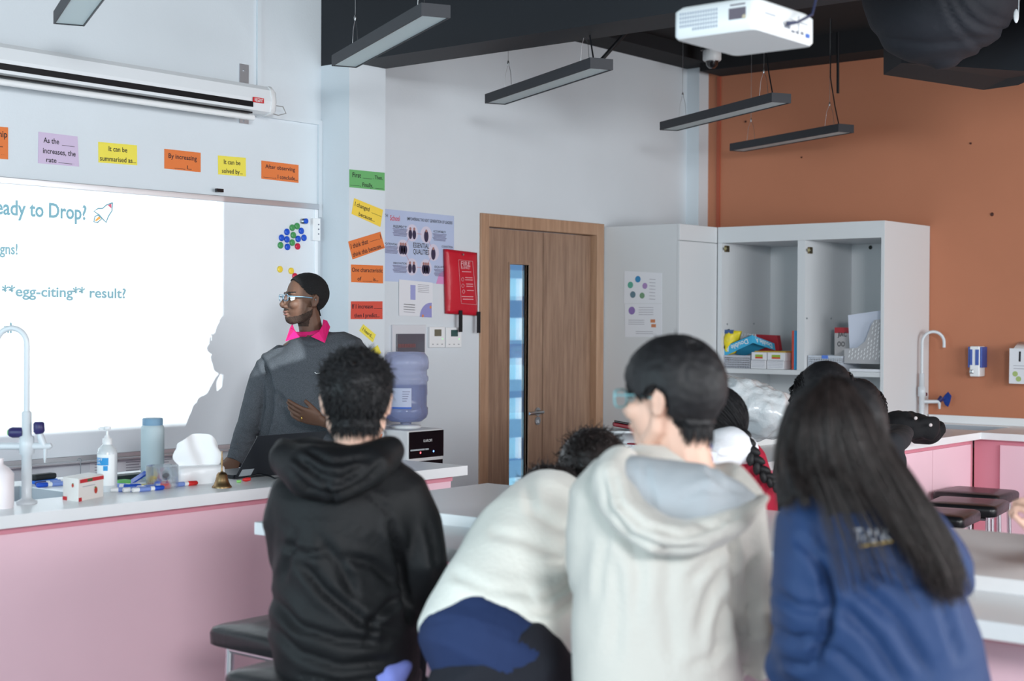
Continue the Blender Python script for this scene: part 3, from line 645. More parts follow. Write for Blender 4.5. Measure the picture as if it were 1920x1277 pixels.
sd = at(1831, 706, X=XO)
sp_ = thing('soap_dispenser', 'white soap dispenser with blue windows on the orange wall', 'soap dispenser', sd)
zt2 = at(1831, 649, X=XO-.05).z; zb2 = at(1831, 706, X=XO-.05).z; yl_ = at(1819, 680, X=XO-.05).y; yr_ = at(1845, 680, X=XO-.05).y; ym = (yl_+yr_)/2
MB().box((XO-.09, yr_+.012, zb2), (XO-.0005, yl_-.012, zt2)).build('body', white_pl, sp_, .008)
for a_, b_ in ((yr_, yr_+.0115), (yl_-.0115, yl_)):
    MB().box((XO-.085, a_, zb2+.055), (XO-.001, b_, zt2-.004)).build('blue_window', M('blue_window', (60, 88, 170), .25), sp_, .003)
MB().box((XO-.093, yr_+.016, zb2+.07), (XO-.0902, yr_+.038, zt2-.02)).build('blue_window', M('blue_window', (60, 88, 170), .25), sp_)
MB().box((XO-.093, yl_-.030, zb2+.07), (XO-.0902, yl_-.016, zt2-.02)).build('blue_window', M('blue_window', (60, 88, 170), .25), sp_)
MB().box((XO-.102, ym+.002, zb2+.018), (XO-.0901, ym+.03, zb2+.042)).build('push_button', steel, sp_, .006)

o, c, n = sheet('paper_sheet', 'white notice with green hand pictures on the orange wall at the right edge', 'paper', [(1893, 653), (1975, 656), (1975, 722), (1892, 719)], pw, dict(X=XO-.13))
n = Vector((-1, 0, 0))
rel(o, c, n, [('black_bar', ink, [('r', .22, .08, .012, .06)]), ('green_pictures', M('pgr', (170, 190, 120), .6), [('o', .14, .72, .016), ('o', .22, .86, .016), ('o', .42, .72, .016)]), ('fine_print', fp, [('r', .1, .48+.08*k, .14, .003) for k in range(2)])])
c_ = at(1925, 652, X=XO-.065)
td = thing('towel_dispenser', 'white rounded paper towel dispenser behind the notice', 'towel dispenser', c_)
MB().loft([[Vector((XO-.002-.118*(1 if 0 < i < 9 else 0)*min(1, math.sin(math.pi*i/9)*1.6), yy, c_.z-.20+.235*(i/9 if True else 0))) for i in range(10)] for yy in (c_.y-.14, c_.y-.02, c_.y+.055, c_.y+.068)]).build('cover', white_pl, td)

# ================================================================== faucets
def faucet(base, label, hh, rr, armdir, k1=None, knobs=()):
    base = Vector(base); root = thing('lab_faucet', label, 'faucet', base, 'gooseneck lab faucets')
    e = Vector(armdir).normalized()
    MB().lathe([(.034, 0), (.034, .008), (.02, .014), (.0165, .02), (.0165, .16), (.024, .165), (.024, .22), (.016, .225), (.016, .30), (.012, .305)], base, 22).build('column', M('white_epoxy', (204, 209, 214), .3), root)
    top = base+UP*(hh-rr)
    MB().tube([base+UP*.30, base+UP*.42, top]+arc(top+e*rr, -e, UP, rr, 0, 180, 18)[1:]+[top+e*2*rr-UP*.03], .0095, 14).build('gooseneck', M('white_epoxy', (204, 209, 214), .3), root)
    return root
TZ = .9
epoxy = M('white_epoxy', (204, 209, 214), .3)
def onT(x, y, Z=TZ): return at(x, y, Z=Z)
# faucet on teacher's desk
b0 = Vector((at(50, 945, Z=TZ).x, 0, TZ)); b0 = onT(50, 944)
dD = (b0-CAM).dot(F)
hh = at(20, 615, D=dD).z-TZ
fa = faucet(b0, 'white gooseneck lab faucet at the left sink on the teacher desk', hh, (at(54, 700, D=dD)-at(-6, 700, D=dD)).length/2*.98, -R+F*.1)
nav = M('navy_knob', (44, 40, 92), .4)
zc = b0.z+.19
MB().tube([Vector((b0.x, b0.y, zc)), Vector((b0.x, b0.y, zc))+R*.075, Vector((b0.x, b0.y, zc))+R*.082+UP*.004], [.012, .011, .008], 14).tube([Vector((b0.x, b0.y, zc))-R*.02, Vector((b0.x, b0.y, zc))-R*.12], .012, 14).build('arm', epoxy, fa)
q = Vector((b0.x, b0.y, zc))+R*.058
MB().tube([q, q+UP*.03-R*.012, q+UP*.045-R*.016], [.012, .012, .010], 12).build('valve', epoxy, fa)
MB().tube([q+UP*.040-R*.016, q+UP*.048-R*.017, q+UP*.075-R*.018, q+UP*.08-R*.018], [.012, .019, .018, .013], 10).build('knob', nav, fa)
MB().tube([q+R*.004, q-UP*.045+R*.002], [.007, .005], 10).tube([q-UP*.045+R*.002, q-UP*.055+R*.002], [.003, .003], 8).build('nozzle', epoxy, fa)
q = Vector((b0.x, b0.y, b0.z+.235))-R*.012
k_ = MB().tube([q, q-R*.035, q-R*.045], [.017, .018, .014], 12).build('knob', nav, fa)
MB().tube([q-R*.045, q-R*.050], [.0125, .010], 12).build('green_ring', M('green_ring', (96, 170, 90), .4), k_)

# second faucet by the orange wall
b1 = at(1728, 790, X=8.64); b1.z = TZ; d1 = (b1-CAM).dot(F)
h1 = at(1742, 622, D=d1).z-TZ
f2 = faucet(b1, 'white gooseneck lab faucet by the orange wall with a blue cloth on its tap', h1, (at(1765, 650, D=d1)-at(1724, 650, D=d1)).length/2, R)
zc1 = at(1740, 753, D=d1).z; q = Vector((b1.x, b1.y, zc1))
MB().tube([q, q+R*.10, q+R*.108-UP*.012, q+R*.109-UP*.045], [.012, .011, .010, .006], 12).build('arm', epoxy, f2)
MB().tube([q+UP*.045+R*.014, q+UP*.045+R*.032], [.013, .010], 10).build('knob', M('maroon_knob', (84, 24, 44), .4), f2)
MB().tube([q+R*.104+UP*.004, q+R*.125+UP*.024], [.014, .019], 10).build('knob', nav, f2)
mb = MB(); cb0 = q+R*.14+UP*.012
pts = [(-.012, .005), (.006, .03), (.020, .048), (.045, .022), (.032, -.012), (.026, -.045), (.004, -.034), (-.004, -.014)]
mb.prism([cb0+R*a+UP*b+F*(.01*math.sin(9*i)) for i, (a, b) in enumerate(pts)], F*.008)
tag(mb.build('cleaning_cloth', M('royal_blue_cloth', (18, 52, 128), .9, bump=.3, bs=60), loc=cb0), 'small royal blue cloth hanging from the right faucet\'s tap', 'cloth')

# ---- desk clutter, left to right
q = onT(-2, 952); tag(MB().lathe([(.045, 0), (.047, .02), (.047, .11), (.03, .13), (.014, .14), (.014, .16)], q, 24).build('soap_bottle', M('pinkish_white', (240, 232, 236), .35), loc=q), 'white bottle cut by the left edge beside the sink', 'bottle')
q = onT(80, 905); e = thing('board_eraser', 'black felt board eraser with a blue base behind the faucet', 'eraser', q)
T = rotz(q, 8)
MB().box((-.055, -.02, 0), (.055, .02, .012), T).build('blue_base', M('eraser_blue', (30, 96, 190), .5), e, .002)
MB().box((-.053, -.02, .0121), (.053, .02, .034), T).build('felt_block', M('eraser_black', (30, 34, 38), .7), e, .008)
def marker(px, ang, capcol, label, cap='blue', ln=.13, z=TZ, body=None, group='board markers on the teacher desk', tilt=0):
    q = onT(*px) if z == TZ else at(*px, Z=z); d = Vector((math.cos(math.radians(ang)), math.sin(math.radians(ang)), tilt)); r = .0085
    c0 = q+UP*r
    root = thing('marker_pen', label, 'marker', c0, group)
    MB().tube([c0-d*ln*.5, c0-d*ln*.48, c0+d*ln*.18], [r*.8, r*.95, r*.95], 14).build('barrel', body or white_pl, root)
    MB().tube([c0+d*ln*.18, c0+d*ln*.19, c0+d*ln*.46, c0+d*ln*.5], [r*.99, r*1.08, r*1.0, r*.6], 14).build('cap', capcol, root)
    MB().tube([c0-d*ln*.30, c0+d*ln*.05], r*1.0, 14).build('label_band', M('pen_print', (126, 150, 214), .5), root)
    return root
blue = M('pen_blue', (24, 78, 190), .35); red = M('pen_red', (220, 44, 44), .35); dblue = M('pen_dark_blue', (30, 44, 110), .4)
marker((95, 909), 182, dblue, 'dark blue capped marker lying behind the tea box, left end near the sink')
marker((100, 912), 172, blue, 'blue capped marker lying just in front of another behind the tea box', z=TZ)
marker((222, 916), -62, blue, 'blue capped marker leaning out beside the pump bottle, leftmost of the fan')
marker((233, 915), -60, blue, 'blue capped marker second in the fan right of the pump bottle')
marker((243, 922), -32, blue, 'blue capped marker lying flat at the front of the marker pile')
marker((262, 921), -8, blue, 'white marker with a blue cap in the middle, pointing right')
marker((278, 921), -4, blue, 'white marker with a blue cap pointing at the candy jar')
marker((288, 917), -10, red, 'red capped marker in front of the candy jar')
marker((342, 912), -4, red, 'white marker with a red tip right of the candy jar')
# pump bottle
q = onT(201, 921); D_ = (q-CAM).dot(F); pb = thing('pump_bottle', 'tall white hand gel pump bottle with a blue label', 'pump bottle', q)
W_ = lambda px: px*D_/FPX
r_ = W_(18.3)
MB().lathe([(r_*.94, 0), (r_, .006), (r_, W_(72)), (r_*.9, W_(80)), (r_*.5, W_(87)), (r_*.42, W_(89))], q, 32).build('bottle', M('gel_bottle', (232, 238, 242), .2, trans=.25), pb)
MB().lathe([(r_*.48, W_(88)), (r_*.48, W_(99)), (r_*.26, W_(100)), (r_*.24, W_(104)), (r_*.12, W_(105)), (r_*.12, W_(115)), (r_*.36, W_(115.5)), (r_*.36, W_(121))], q, 24).build('pump', white_pl, pb)
MB().tube([q+UP*W_(117), q+UP*W_(118.5)-R*W_(13), q+UP*W_(116)-R*W_(16)], W_(2.3), 10).build('nozzle', white_pl, pb)
def wrap(name, mat, q, r, z0, z1, a0, a1, parent, seg=14):
    mb = MB(); vs = []
    for i in range(seg+1):
        t = math.radians(a0+(a1-a0)*i/seg); d = (R*math.sin(t)-F*math.cos(t)); d.z = 0
        vs += [q+d*r+UP*z0, q+d*r+UP*z1]
    mb.add(vs, [(2*i, 2*i+2, 2*i+3, 2*i+1) for i in range(seg)], True); return mb.build(name, mat, parent)
wrap('label', M('label_white', (240, 244, 246), .5), q, r_*1.012, W_(12), W_(70), -75, 60, pb)
wrap('label_blue', M('label_blue', (44, 150, 215), .5), q, r_*1.025, W_(50), W_(64), -70, 22, pb)
wrap('label_blue', M('label_blue', (44, 150, 215), .5), q, r_*1.025, W_(40), W_(49), -8, 18, pb)
def wraptext(s, q, r, zc, h, a0, a1, mat, parent):
    vs, fs = text_mesh(s); x0 = min(v.x for v in vs); x1 = max(v.x for v in vs); o = []
    for v in vs:
        t = math.radians(a0+(a1-a0)*(v.x-x0)/(x1-x0)); d = R*math.sin(t)-F*math.cos(t); d.z = 0; o.append(q+d*r+UP*(zc+(v.y-.35)*h/.7))
    MB().add(o, fs).build('lettering', mat, parent)
wraptext('SOFT', q, r_*1.04, W_(60.5), W_(4), -65, -12, white_pl, pb); wraptext('GEL', q, r_*1.04, W_(54.5), W_(4), -65, -22, white_pl, pb)
# thermos
q = onT(286, 897); q = Vector(q); D_ = (q-CAM).dot(F); r_ = W_(21.5); tb = thing('thermos_bottle', 'tall pale blue-grey steel drinking bottle with a darker cap', 'bottle', q)
MB().lathe([(r_*.93, 0), (r_, .004), (r_, W_(92)), (r_*.97, W_(97)), (r_*.88, W_(100))], q, 40).build('body', M('thermos_blue_grey', (172, 186, 192), .5), tb)
MB().lathe([(r_*.86, W_(98)), (r_*.87, W_(100)), (r_*.87, W_(111)), (r_*.83, W_(113))], q, 40).build('cap', M('thermos_cap', (112, 146, 172), .5), tb)
# hooked rod behind the tea box
q = onT(151, 893); D_ = (q-CAM).dot(F)
tag(MB().tube([q, q+UP*W_(26)]+arc(q+UP*W_(30)-R*W_(2), R, UP, W_(3.3), -20, 190, 10), W_(.7), 6).build('hook_rod', M('dull_steel', (130, 134, 140), .4, .8), loc=q), 'thin steel rod with a hooked top behind the tea box', 'hook')
# tea box
q = onT(150, 938); D_ = (q-CAM).dot(F)
bq = thing('tea_box', 'small white and red box with strawberries on the desk edge', 'box', q)
a0 = onT(118, 937); a1 = onT(147, 941); a2 = onT(194, 931)
ev = (a2-a1); sv = (a0-a1); hz = W_(43)
MB().prism([a1, a2, a2+sv, a1+sv], UP*hz).build('carton', M('carton_white', (240, 236, 232), .5), bq, .001)
def onface(o0, e, u, v, w, h, mat, name, parent, lift=.0012):
    n = e.cross(UP).normalized()
    if n.dot(F) > 0: n = -n
    p = o0+n*lift
    MB().add([p+e*u+UP*hz*v, p+e*(u+w)+UP*hz*v, p+e*(u+w)+UP*hz*(v+h), p+e*u+UP*hz*(v+h)], [(0, 1, 2, 3)]).build(name, mat, parent)
rd = M('carton_red', (206, 44, 52), .5)
onface(a1, ev, .05, .78, .95, .16, rd, 'red_band', bq); onface(a1, ev, .0, .0, .12, .16, rd, 'red_corner', bq); onface(a1, sv, .72, .0, .28, .16, rd, 'red_corner', bq)
for e_, o0, u, v, r2 in ((ev, a1, .68, .36, .010), (sv, a1, .35, .68, .006)):
    n = e_.cross(UP).normalized(); n = -n if n.dot(F) > 0 else n
    mb = MB(); disc(mb, o0+e_*u+UP*hz*v, e_.normalized(), UP*1.15, n, r2, .0014); mb.build('strawberry_print', M('strawberry', (196, 60, 44), .5), bq)
    mb = MB(); disc(mb, o0+e_*(u-.02)+UP*(hz*v+r2), e_.normalized(), UP*.5, n, r2*.6, .0016); mb.build('leaf_print', M('leafg', (90, 130, 70), .5), bq)
onface(a1, ev, .34, .80, .2, .12, M('print_green', (70, 110, 70), .5), 'green_oval', bq, .0016); onface(a1, ev, .15, .60, .5, .03, M('print_faint', (176, 182, 190), .5), 'grey_print', bq)
# candy jar (clear plastic cup)
q = onT(304, 914); D_ = (q-CAM).dot(F); r_ = W_(30); cj = thing('clear_jar', 'clear plastic jar with colourful wrappers left of the tissue pack', 'jar', q)
MB().lathe([(r_*.98, 0), (r_, .003), (r_, W_(41)), (r_*.97, W_(41)), (r_*.96, .004), (r_*.9, .0035)], q, 36, cap=False).build('glass_wall', M('clear_plastic', (235, 242, 248), .08, trans=.9, alpha=.55, ior=1.2), cj)
random.seed(3)
for k, (cc_, nm) in enumerate([((30, 80, 190), 'blue wrapper'), ((236, 190, 208), 'pink wrapper'), ((210, 60, 60), 'red wrapper'), ((236, 200, 70), 'yellow wrapper'), ((30, 80, 190), 'blue foil ball'), ((66, 62, 70), 'dark wrapper'), ((200, 210, 220), 'silver foil ball')]):
    a = k*.9; rr = r_*.55; p = q+Vector((math.cos(a)*rr, math.sin(a)*rr, .014+.016*(k % 2)+(.012 if k > 4 else 0)))
    mb = MB().ell(p, (XV*.016, YV*.014, UP*.013), 8, 6); 
    tag(mb.build('wrapped_sweet', M('w%d' % k, cc_, .3), loc=p), f'{nm} inside the clear jar', 'sweet', 'wrapped sweets in the clear jar')
# tissue pack
q = onT(388, 905); D_ = (q-CAM).dot(F)
tp = thing('tissue_pack', 'white soft pack of tissues with tissue standing up, left of the bell', 'tissues', q)
a0 = onT(338, 911); a1 = onT(425, 904)
e_ = (a1-a0); n_ = Vector((-e_.y, e_.x, 0)).normalized()*.09
def wob(p, s=.004): return p+Vector((noise.noise(p*14), noise.noise(p*14+Vector((5, 1, 0))), noise.noise(p*14+Vector((0, 7, 3)))))*s
rings = []
for k, (z_, s_) in enumerate(((0, .97), (.01, 1.0), (.035, 1.01), (.055, .98), (.063, .90), (.066, .6))):
    ring = []
    for i in range(40):
        t = 2*math.pi*i/40; cx_, sy_ = math.cos(t), math.sin(t); p4 = .35
        u = .5+.5*s_*math.copysign(abs(cx_)**p4, cx_); v = .5+.5*s_*math.copysign(abs(sy_)**p4, sy_)
        ring.append(wob(a0+e_*u+n_*v+UP*z_, .006))
    rings.append(ring)
MB().loft(rings).build('pack', M('tissue_film', (240, 242, 245), .35, coat=.3), tp)
mb = MB(); vs = []; NI, NJ = 16, 10
top = [(-.50, .75), (-.42, .88), (-.2, 1.0), (.0, 1.02), (.2, .98), (.38, .86), (.48, .70)]
for j in range(NJ+1):
    v = j/NJ
    for i in range(NI+1):
        u = i/NI*2-1; tw = np.interp(u, [-1, -.6, -.2, .1, .5, .8, 1], [.72, .90, 1.0, 1.0, .93, .80, .62])
        wd = .34+.14*math.sin(min(1, v*1.25)*math.pi*.9)+.10*v
        p = a0+e_*(.53+u*wd*1.0)+n_*(.5+.22*math.sin(u*5+v*2)*(.4+v*.6)+.1*v)+UP*(.055+v*tw*W_(66))
        vs.append(wob(p, .006))
mb.add(vs, [(j*(NI+1)+i, j*(NI+1)+i+1, (j+1)*(NI+1)+i+1, (j+1)*(NI+1)+i) for j in range(NJ) for i in range(NI)], True)
o = mb.build('tissue', M('tissue_paper', (244, 247, 250), .8), tp); s_ = o.modifiers.new('s', 'SOLIDIFY'); s_.thickness = .0015; o.modifiers.new('ss', 'SUBSURF').render_levels = 1
# bell
q = onT(416, 914); D_ = (q-CAM).dot(F); bl = thing('hand_bell', 'small brass hand bell with a spindle handle on the desk edge', 'bell', q)
brass = M('old_brass', (150, 124, 90), .36, 1)
MB().lathe([(W_(18.5), 0), (W_(18.5), W_(2)), (W_(15), W_(6)), (W_(12), W_(14)), (W_(10), W_(24)), (W_(7), W_(28)), (W_(2), W_(29.5))], q, 32).build('bell_cup', brass, bl)
MB().lathe([(W_(3), W_(29)), (W_(2), W_(31)), (W_(1.5), W_(38)), (W_(2.3), W_(50)), (W_(1.2), W_(58)), (W_(1.5), W_(61)), (W_(.5), W_(68))], q, 14).build('handle', brass, bl)
# behind: folders
tag(MB().box((-.085, -.03, 0), (.085, .03, .02), rotz(onT(238, 899), 5)).build('pencil_case', M('dark_green_case', (28, 44, 44), .6), bevel=.004, loc=onT(238, 899)), 'dark green pencil case behind the markers', 'case')
tag(MB().box((-.03, -.018, 0), (.03, .018, .014), rotz(onT(228, 907), 5)).build('sponge', M('green_block', (110, 190, 110), .8), bevel=.002, loc=onT(228, 907)), 'small green block in front of the dark pencil case', 'block')
tag(MB().box((-.075, -.012, .012), (.06, .014, .018), rotz(onT(262, 902), 22) @ Matrix.Rotation(math.radians(-14), 4, 'Y')).build('ruler', M('pen_blue', (24, 78, 190), .35), loc=onT(262, 902)), 'blue plastic bar leaning behind the candy jar', 'ruler')
tag(MB().box((-.05, -.03, 0), (.05, .03, .006), rotz(onT(262, 913), 0)).build('sticky_notes', M('note_yellow', (226, 214, 120), .7), loc=onT(262, 913)), 'pale yellow notes lying among the markers', 'notes')
q = onT(455, 903); tag(MB().tube([q+UP*.007, q+UP*.007+R*.012, q+UP*.01+R*.03], [.005, .008, .006], 8).build('whistle', M('pen_red', (220, 44, 44), .35), loc=q), 'small red plastic piece beside the laptop', 'toy')
q = onT(444, 905); tag(MB().tube([q+UP*.005, q+UP*.005+R*.016], .005, 8).build('cap_piece', M('lime', (150, 214, 120), .4), loc=q), 'small lime green cap beside the red plastic piece', 'cap')
# laptop: screen back seen, leaning away
q0 = onT(441, 902); q1 = onT(735, 884); lp = thing('laptop', 'open black laptop seen from the back of its lid, before the man', 'laptop', onT(500, 890))
A_ = onT(440, 899)+UP*.002; ex = Vector((1, .0, 0)).normalized(); ln = .36
B_ = A_+ex*ln; up_ = Vector((0, -.135, .172)); 
lid = MB().prism([A_, B_, B_+Vector((0, up_.y, up_.z)), A_+Vector((0, up_.y, up_.z))], Vector((0, .007, -.003)))
lid.build('lid', M('laptop_black', (34, 37, 44), .35), lp, .003)
nl = ex.cross(Vector((0, up_.y, up_.z))).normalized(); nl = -nl if nl.dot(F) > 0 else nl
uq = Vector((0, up_.y, up_.z)).normalized()
mb = MB().tube(arc(A_+ex*.19+uq*.115+nl*.001, ex, uq, .018, 0, 360, 24), .0012, 6); mb.build('lid_ring', steel, lp)
mb = MB(); s0 = A_+ex*.012+uq*.012+nl*.0012; mb.add([s0, s0+ex*.06, s0+ex*.06+uq*.035, s0+uq*.035], [(0, 1, 2, 3)]); mb.build('sticker', M('sticker_grey', (170, 178, 184), .5), lp)
MB().box((0, .0, 0), (ln, .2, .014), rotz(A_+Vector((0, .008, 0)), 0)).build('base', M('laptop_black', (34, 37, 44), .35), lp, .002)
tag(MB().tube([onT(462, 897)+UP*.004, onT(485, 895)+UP*.012, onT(505, 897)+UP*.010, onT(515, 899)+UP*.004, onT(535, 897)+UP*.004], .0035, 8).build('cable', black_pl, loc=onT(480, 899)), 'black cable looped on the desk in front of the laptop', 'cable')
tag(MB().tube([onT(722, 866)+UP*.006, onT(731, 861)+UP*.008, onT(738, 859)+UP*.012], [.008, .010, .008], 8).build('phone_stand', black_pl, loc=onT(731, 863)), 'small black object at the right end of the desk beside the boy', 'gadget')

# ================================================================== water dispenser
yd = 5.245; c0 = at(765.5, 808, Y=yd); c1 = at(832, 803, Y=yd)
wd = thing('water_dispenser', 'white water dispenser with a black front panel by the wall', 'water dispenser', ((c0.x+c1.x)/2, 5.4, 0))
zt_ = c0.z
MB().box((c0.x, yd, .03), (c1.x, YW-.012, zt_)).build('cabinet', white_pl, wd, .012)
zb_ = at(766, 861, Y=yd).z
MB().box((c0.x+.004, yd-.004, zb_), (c1.x-.004, yd-.0005, zt_-.008)).build('black_panel', M('gloss_black', (16, 17, 21), .08), wd, .002)
MB().box((c0.x+.01, yd-.004, .30), (c1.x-.01, yd-.0005, zb_-.016)).build('black_panel', M('gloss_black', (16, 17, 21), .08), wd, .002)
mb = MB(); put_text(mb, 'KAROFI', at(802, 826, Y=yd-.005), XV, UP, .014, .065, .001); mb.build('lettering', white_pl, wd)
a_ = at(770, 848, Y=yd-.006); b_ = at(804, 839, Y=yd-.006)
MB().box((a_.x, yd-.006, a_.z+.004), (b_.x-.03, yd-.0041, b_.z-.004)).box((b_.x-.026, yd-.006, a_.z+.004), (b_.x, yd-.0041, b_.z-.004)).build('display_strip', M('disp_strip', (196, 206, 212), .3), wd)
for (x, y, cc_, nm) in ((788.5, 849, (255, 90, 100), 'red'), (813, 846, (120, 170, 255), 'blue')):
    p = at(x, y, Y=yd-.0045); MB().lathe([(.0055, 0), (.0045, .001)], p, 12, axis=(0, -1, 0)).build('indicator_light', M('ind_'+nm, cc_, .4, emit=2.5), wd)
p = at(726.5, 832, X=c0.x-.0005); MB().lathe([(.011, 0), (.011, .002)], p, 16, axis=(-1, 0, 0)).build('side_plug', black_pl, wd)
bc = Vector((at(761, 780, Y=5.415).x, 5.415, zt_)); D_ = (bc-CAM).dot(F); k_ = D_/FPX
MB().lathe([(.075, 0), (.085, .006), (.08, .014), (.04, .018)], bc, 28).build('collar', white_pl, wd)
bt = thing('water_bottle', 'large blue water bottle standing upside down on the dispenser', 'water bottle', bc+UP*.02, None)
ztop = at(761, 659, D=D_).z-bc.z; rB = 42*k_
prof = [(.028, .016), (.03, .03), (rB*.72, .035), (rB*.93, .055), (rB*.99, .075), (rB*.99, .105), (rB*.94, .115), (rB*.94, ztop*.42), (rB*.96, ztop*.44), (rB*.95, ztop*.60), (rB*1.0, ztop*.62), (rB*1.0, ztop*.67), (rB*.94, ztop*.69), (rB*.94, ztop*.76), (rB*1.01, ztop*.78), (rB*1.02, ztop*.86), (rB*.98, ztop*.93), (rB*.82, ztop*.99), (rB*.5, ztop)]
MB().lathe(prof, bc, 44).build('bottle_shell', M('blue_polycarbonate', (190, 198, 232), .12, trans=.55, ior=1.25, alpha=.72), bt)
MB().lathe([(r2*.955, h2) for r2, h2 in prof if h2 < ztop*.56 and h2 > .03]+[(rB*.9, ztop*.57), (.01, ztop*.571)], bc, 44).build('water', M('water_blue', (150, 168, 222), .05, trans=.7, ior=1.33, alpha=.8), bt)
wrap('label', M('bottle_label', (205, 212, 236), .5, alpha=.9), bc, rB*1.0, ztop*.27, ztop*.53, -60, 18, bt)
wrap('label_edge', M('bottle_label_blue', (70, 110, 200), .5), bc, rB*1.005, ztop*.262, ztop*.285, -60, 18, bt)
mb = MB()
for k in range(5): wrap('fine_print', M('fine_print', (118, 118, 150), .6), bc, rB*1.008, ztop*(.48-.03*k), ztop*(.488-.03*k), -5, 14-2*k, bt, 4)

# ================================================================== open cabinet contents
SZ = sh+.0005
def sb(x, y, dx=0): return at(x, y, X=BX0+.03+dx)      # points at the front plane of the bay
def crate(label, px0, px1, ytop, ybot, depth, mat, name='plastic_basket', cat='basket', dx=0):
    a_ = sb(px0, ybot, dx); b_ = sb(px1, ytop, dx); y0, y1 = b_.y, a_.y; h_ = b_.z-at(px1, ybot, X=BX0+.03+dx).z; x0 = BX0+.03+dx
    root = thing(name, label, cat, (x0, (y0+y1)/2, SZ))
    t = .003
    mb = MB().box((x0, y0, SZ), (x0+depth, y1, SZ+t)).box((x0, y0, SZ+h_-.012), (x0+t, y1, SZ+h_)).box((x0+depth-t, y0, SZ+h_-.012), (x0+depth, y1, SZ+h_)).box((x0+t, y0, SZ+h_-.012), (x0+depth-t, y0+t, SZ+h_)).box((x0+t, y1-t, SZ+h_-.012), (x0+depth-t, y1, SZ+h_))
    n_ = int((y1-y0)/.012)
    for k in range(n_+1):
        yy = y0+(y1-y0-.004)*k/n_; mb.box((x0, yy, SZ+t), (x0+t, yy+.004, SZ+h_-.012)).box((x0+depth-t, yy, SZ+t), (x0+depth, yy+.004, SZ+h_-.012))
    for k in range(1, int(h_/.014)):
        mb.box((x0+.0005, y0, SZ+k*.014), (x0+t-.0005, y1, SZ+k*.014+.004))
    n_ = int(depth/.014)
    for k in range(1, n_):
        mb.box((x0+k*.014, y0, SZ+t), (x0+k*.014+.004, y0+t, SZ+h_-.012)).box((x0+k*.014, y1-t, SZ+t), (x0+k*.014+.004, y1, SZ+h_-.012))
    mb.build('basket', mat, root); return root, x0, y0, y1, h_
gb = M('basket_grey', (186, 188, 198), .5)
crate('grey mesh basket under the blue box lid in the left bay', 1355, 1406, 670, 694, .25, gb)
r2, x0, y0, y1, h_ = crate('pale mesh basket with a blue clip in the right bay', 1515, 1579, 662, 690, .25, M('basket_pale', (200, 206, 216), .5))
MB().box((x0-.004, (y0+y1)/2-.02, SZ+h_-.018), (x0+.006, (y0+y1)/2+.02, SZ+h_+.002)).build('clip', M('clip_blue', (90, 130, 220), .4), r2)
MB().box((x0+.02, y0+.02, SZ+.004), (x0+.2, y1-.02, SZ+.05)).build('paper_contents', pw, r2)
# white small cartons 2x2
def carton(label, px0, px1, z0, ytop, depth, mat, dx=.0):
    a_ = sb(px0, 690, dx); b_ = sb(px1, 690, dx); x0 = BX0+.03+dx
    root = thing('small_carton', label, 'carton', (x0, (a_.y+b_.y)/2, z0), 'white staple cartons in the left bay')
    MB().box((x0, b_.y, z0), (x0+depth, a_.y, z0+ytop)).build('carton', mat, root, .001); return root, x0, b_.y, a_.y
cw = M('carton_offwhite', (226, 226, 230), .5); lines_m = M('carton_stripes', (170, 174, 186), .6)
hC = (sb(1430, 661).z-SZ)/2
for (p0, p1, lv, lb) in ((1408, 1436, 0, 'white carton, lower left of the block of four'), (1438, 1470, 0, 'white carton with a pencil mark, lower right of the block of four'), (1409, 1437, 1, 'white carton with a green and red label, upper left of the block of four'), (1439, 1471, 1, 'white carton with a green and red label, upper right of the block of four')):
    r_0, x0, y0, y1 = carton(lb, p0, p1, SZ+lv*(hC+.001), hC, .22, cw)
    z0 = SZ+lv*(hC+.001)
    if lv:
        MB().box((x0-.001, y0+(y1-y0)*.25, z0+.012), (x0-.0002, y0+(y1-y0)*.75, z0+hC-.014)).build('green_label', M('lab_green', (150, 176, 60), .5), r_0)
        MB().box((x0-.0012, y0+(y1-y0)*.25, z0+.012), (x0-.0011, y0+(y1-y0)*.75, z0+.022)).build('red_label', M('lab_red', (204, 70, 50), .5), r_0)
    else:
        mb = MB()
        for k in range(6): mb.box((x0-.001, y0+.008, z0+.01+.009*k), (x0-.0002, y1-.008, z0+.013+.009*k))
        mb.build('stripes', lines_m, r_0)
z0 = SZ+2*hC+.002; a_ = sb(1412, 655); b_ = sb(1470, 655)
tag(MB().box((BX0+.05, b_.y, z0), (BX0+.24, a_.y, z0+.006)).build('envelope', M('manila', (206, 170, 70), .7), loc=(BX0+.1, (a_.y+b_.y)/2, z0)), 'thin mustard yellow envelope on top of the white cartons', 'envelope')
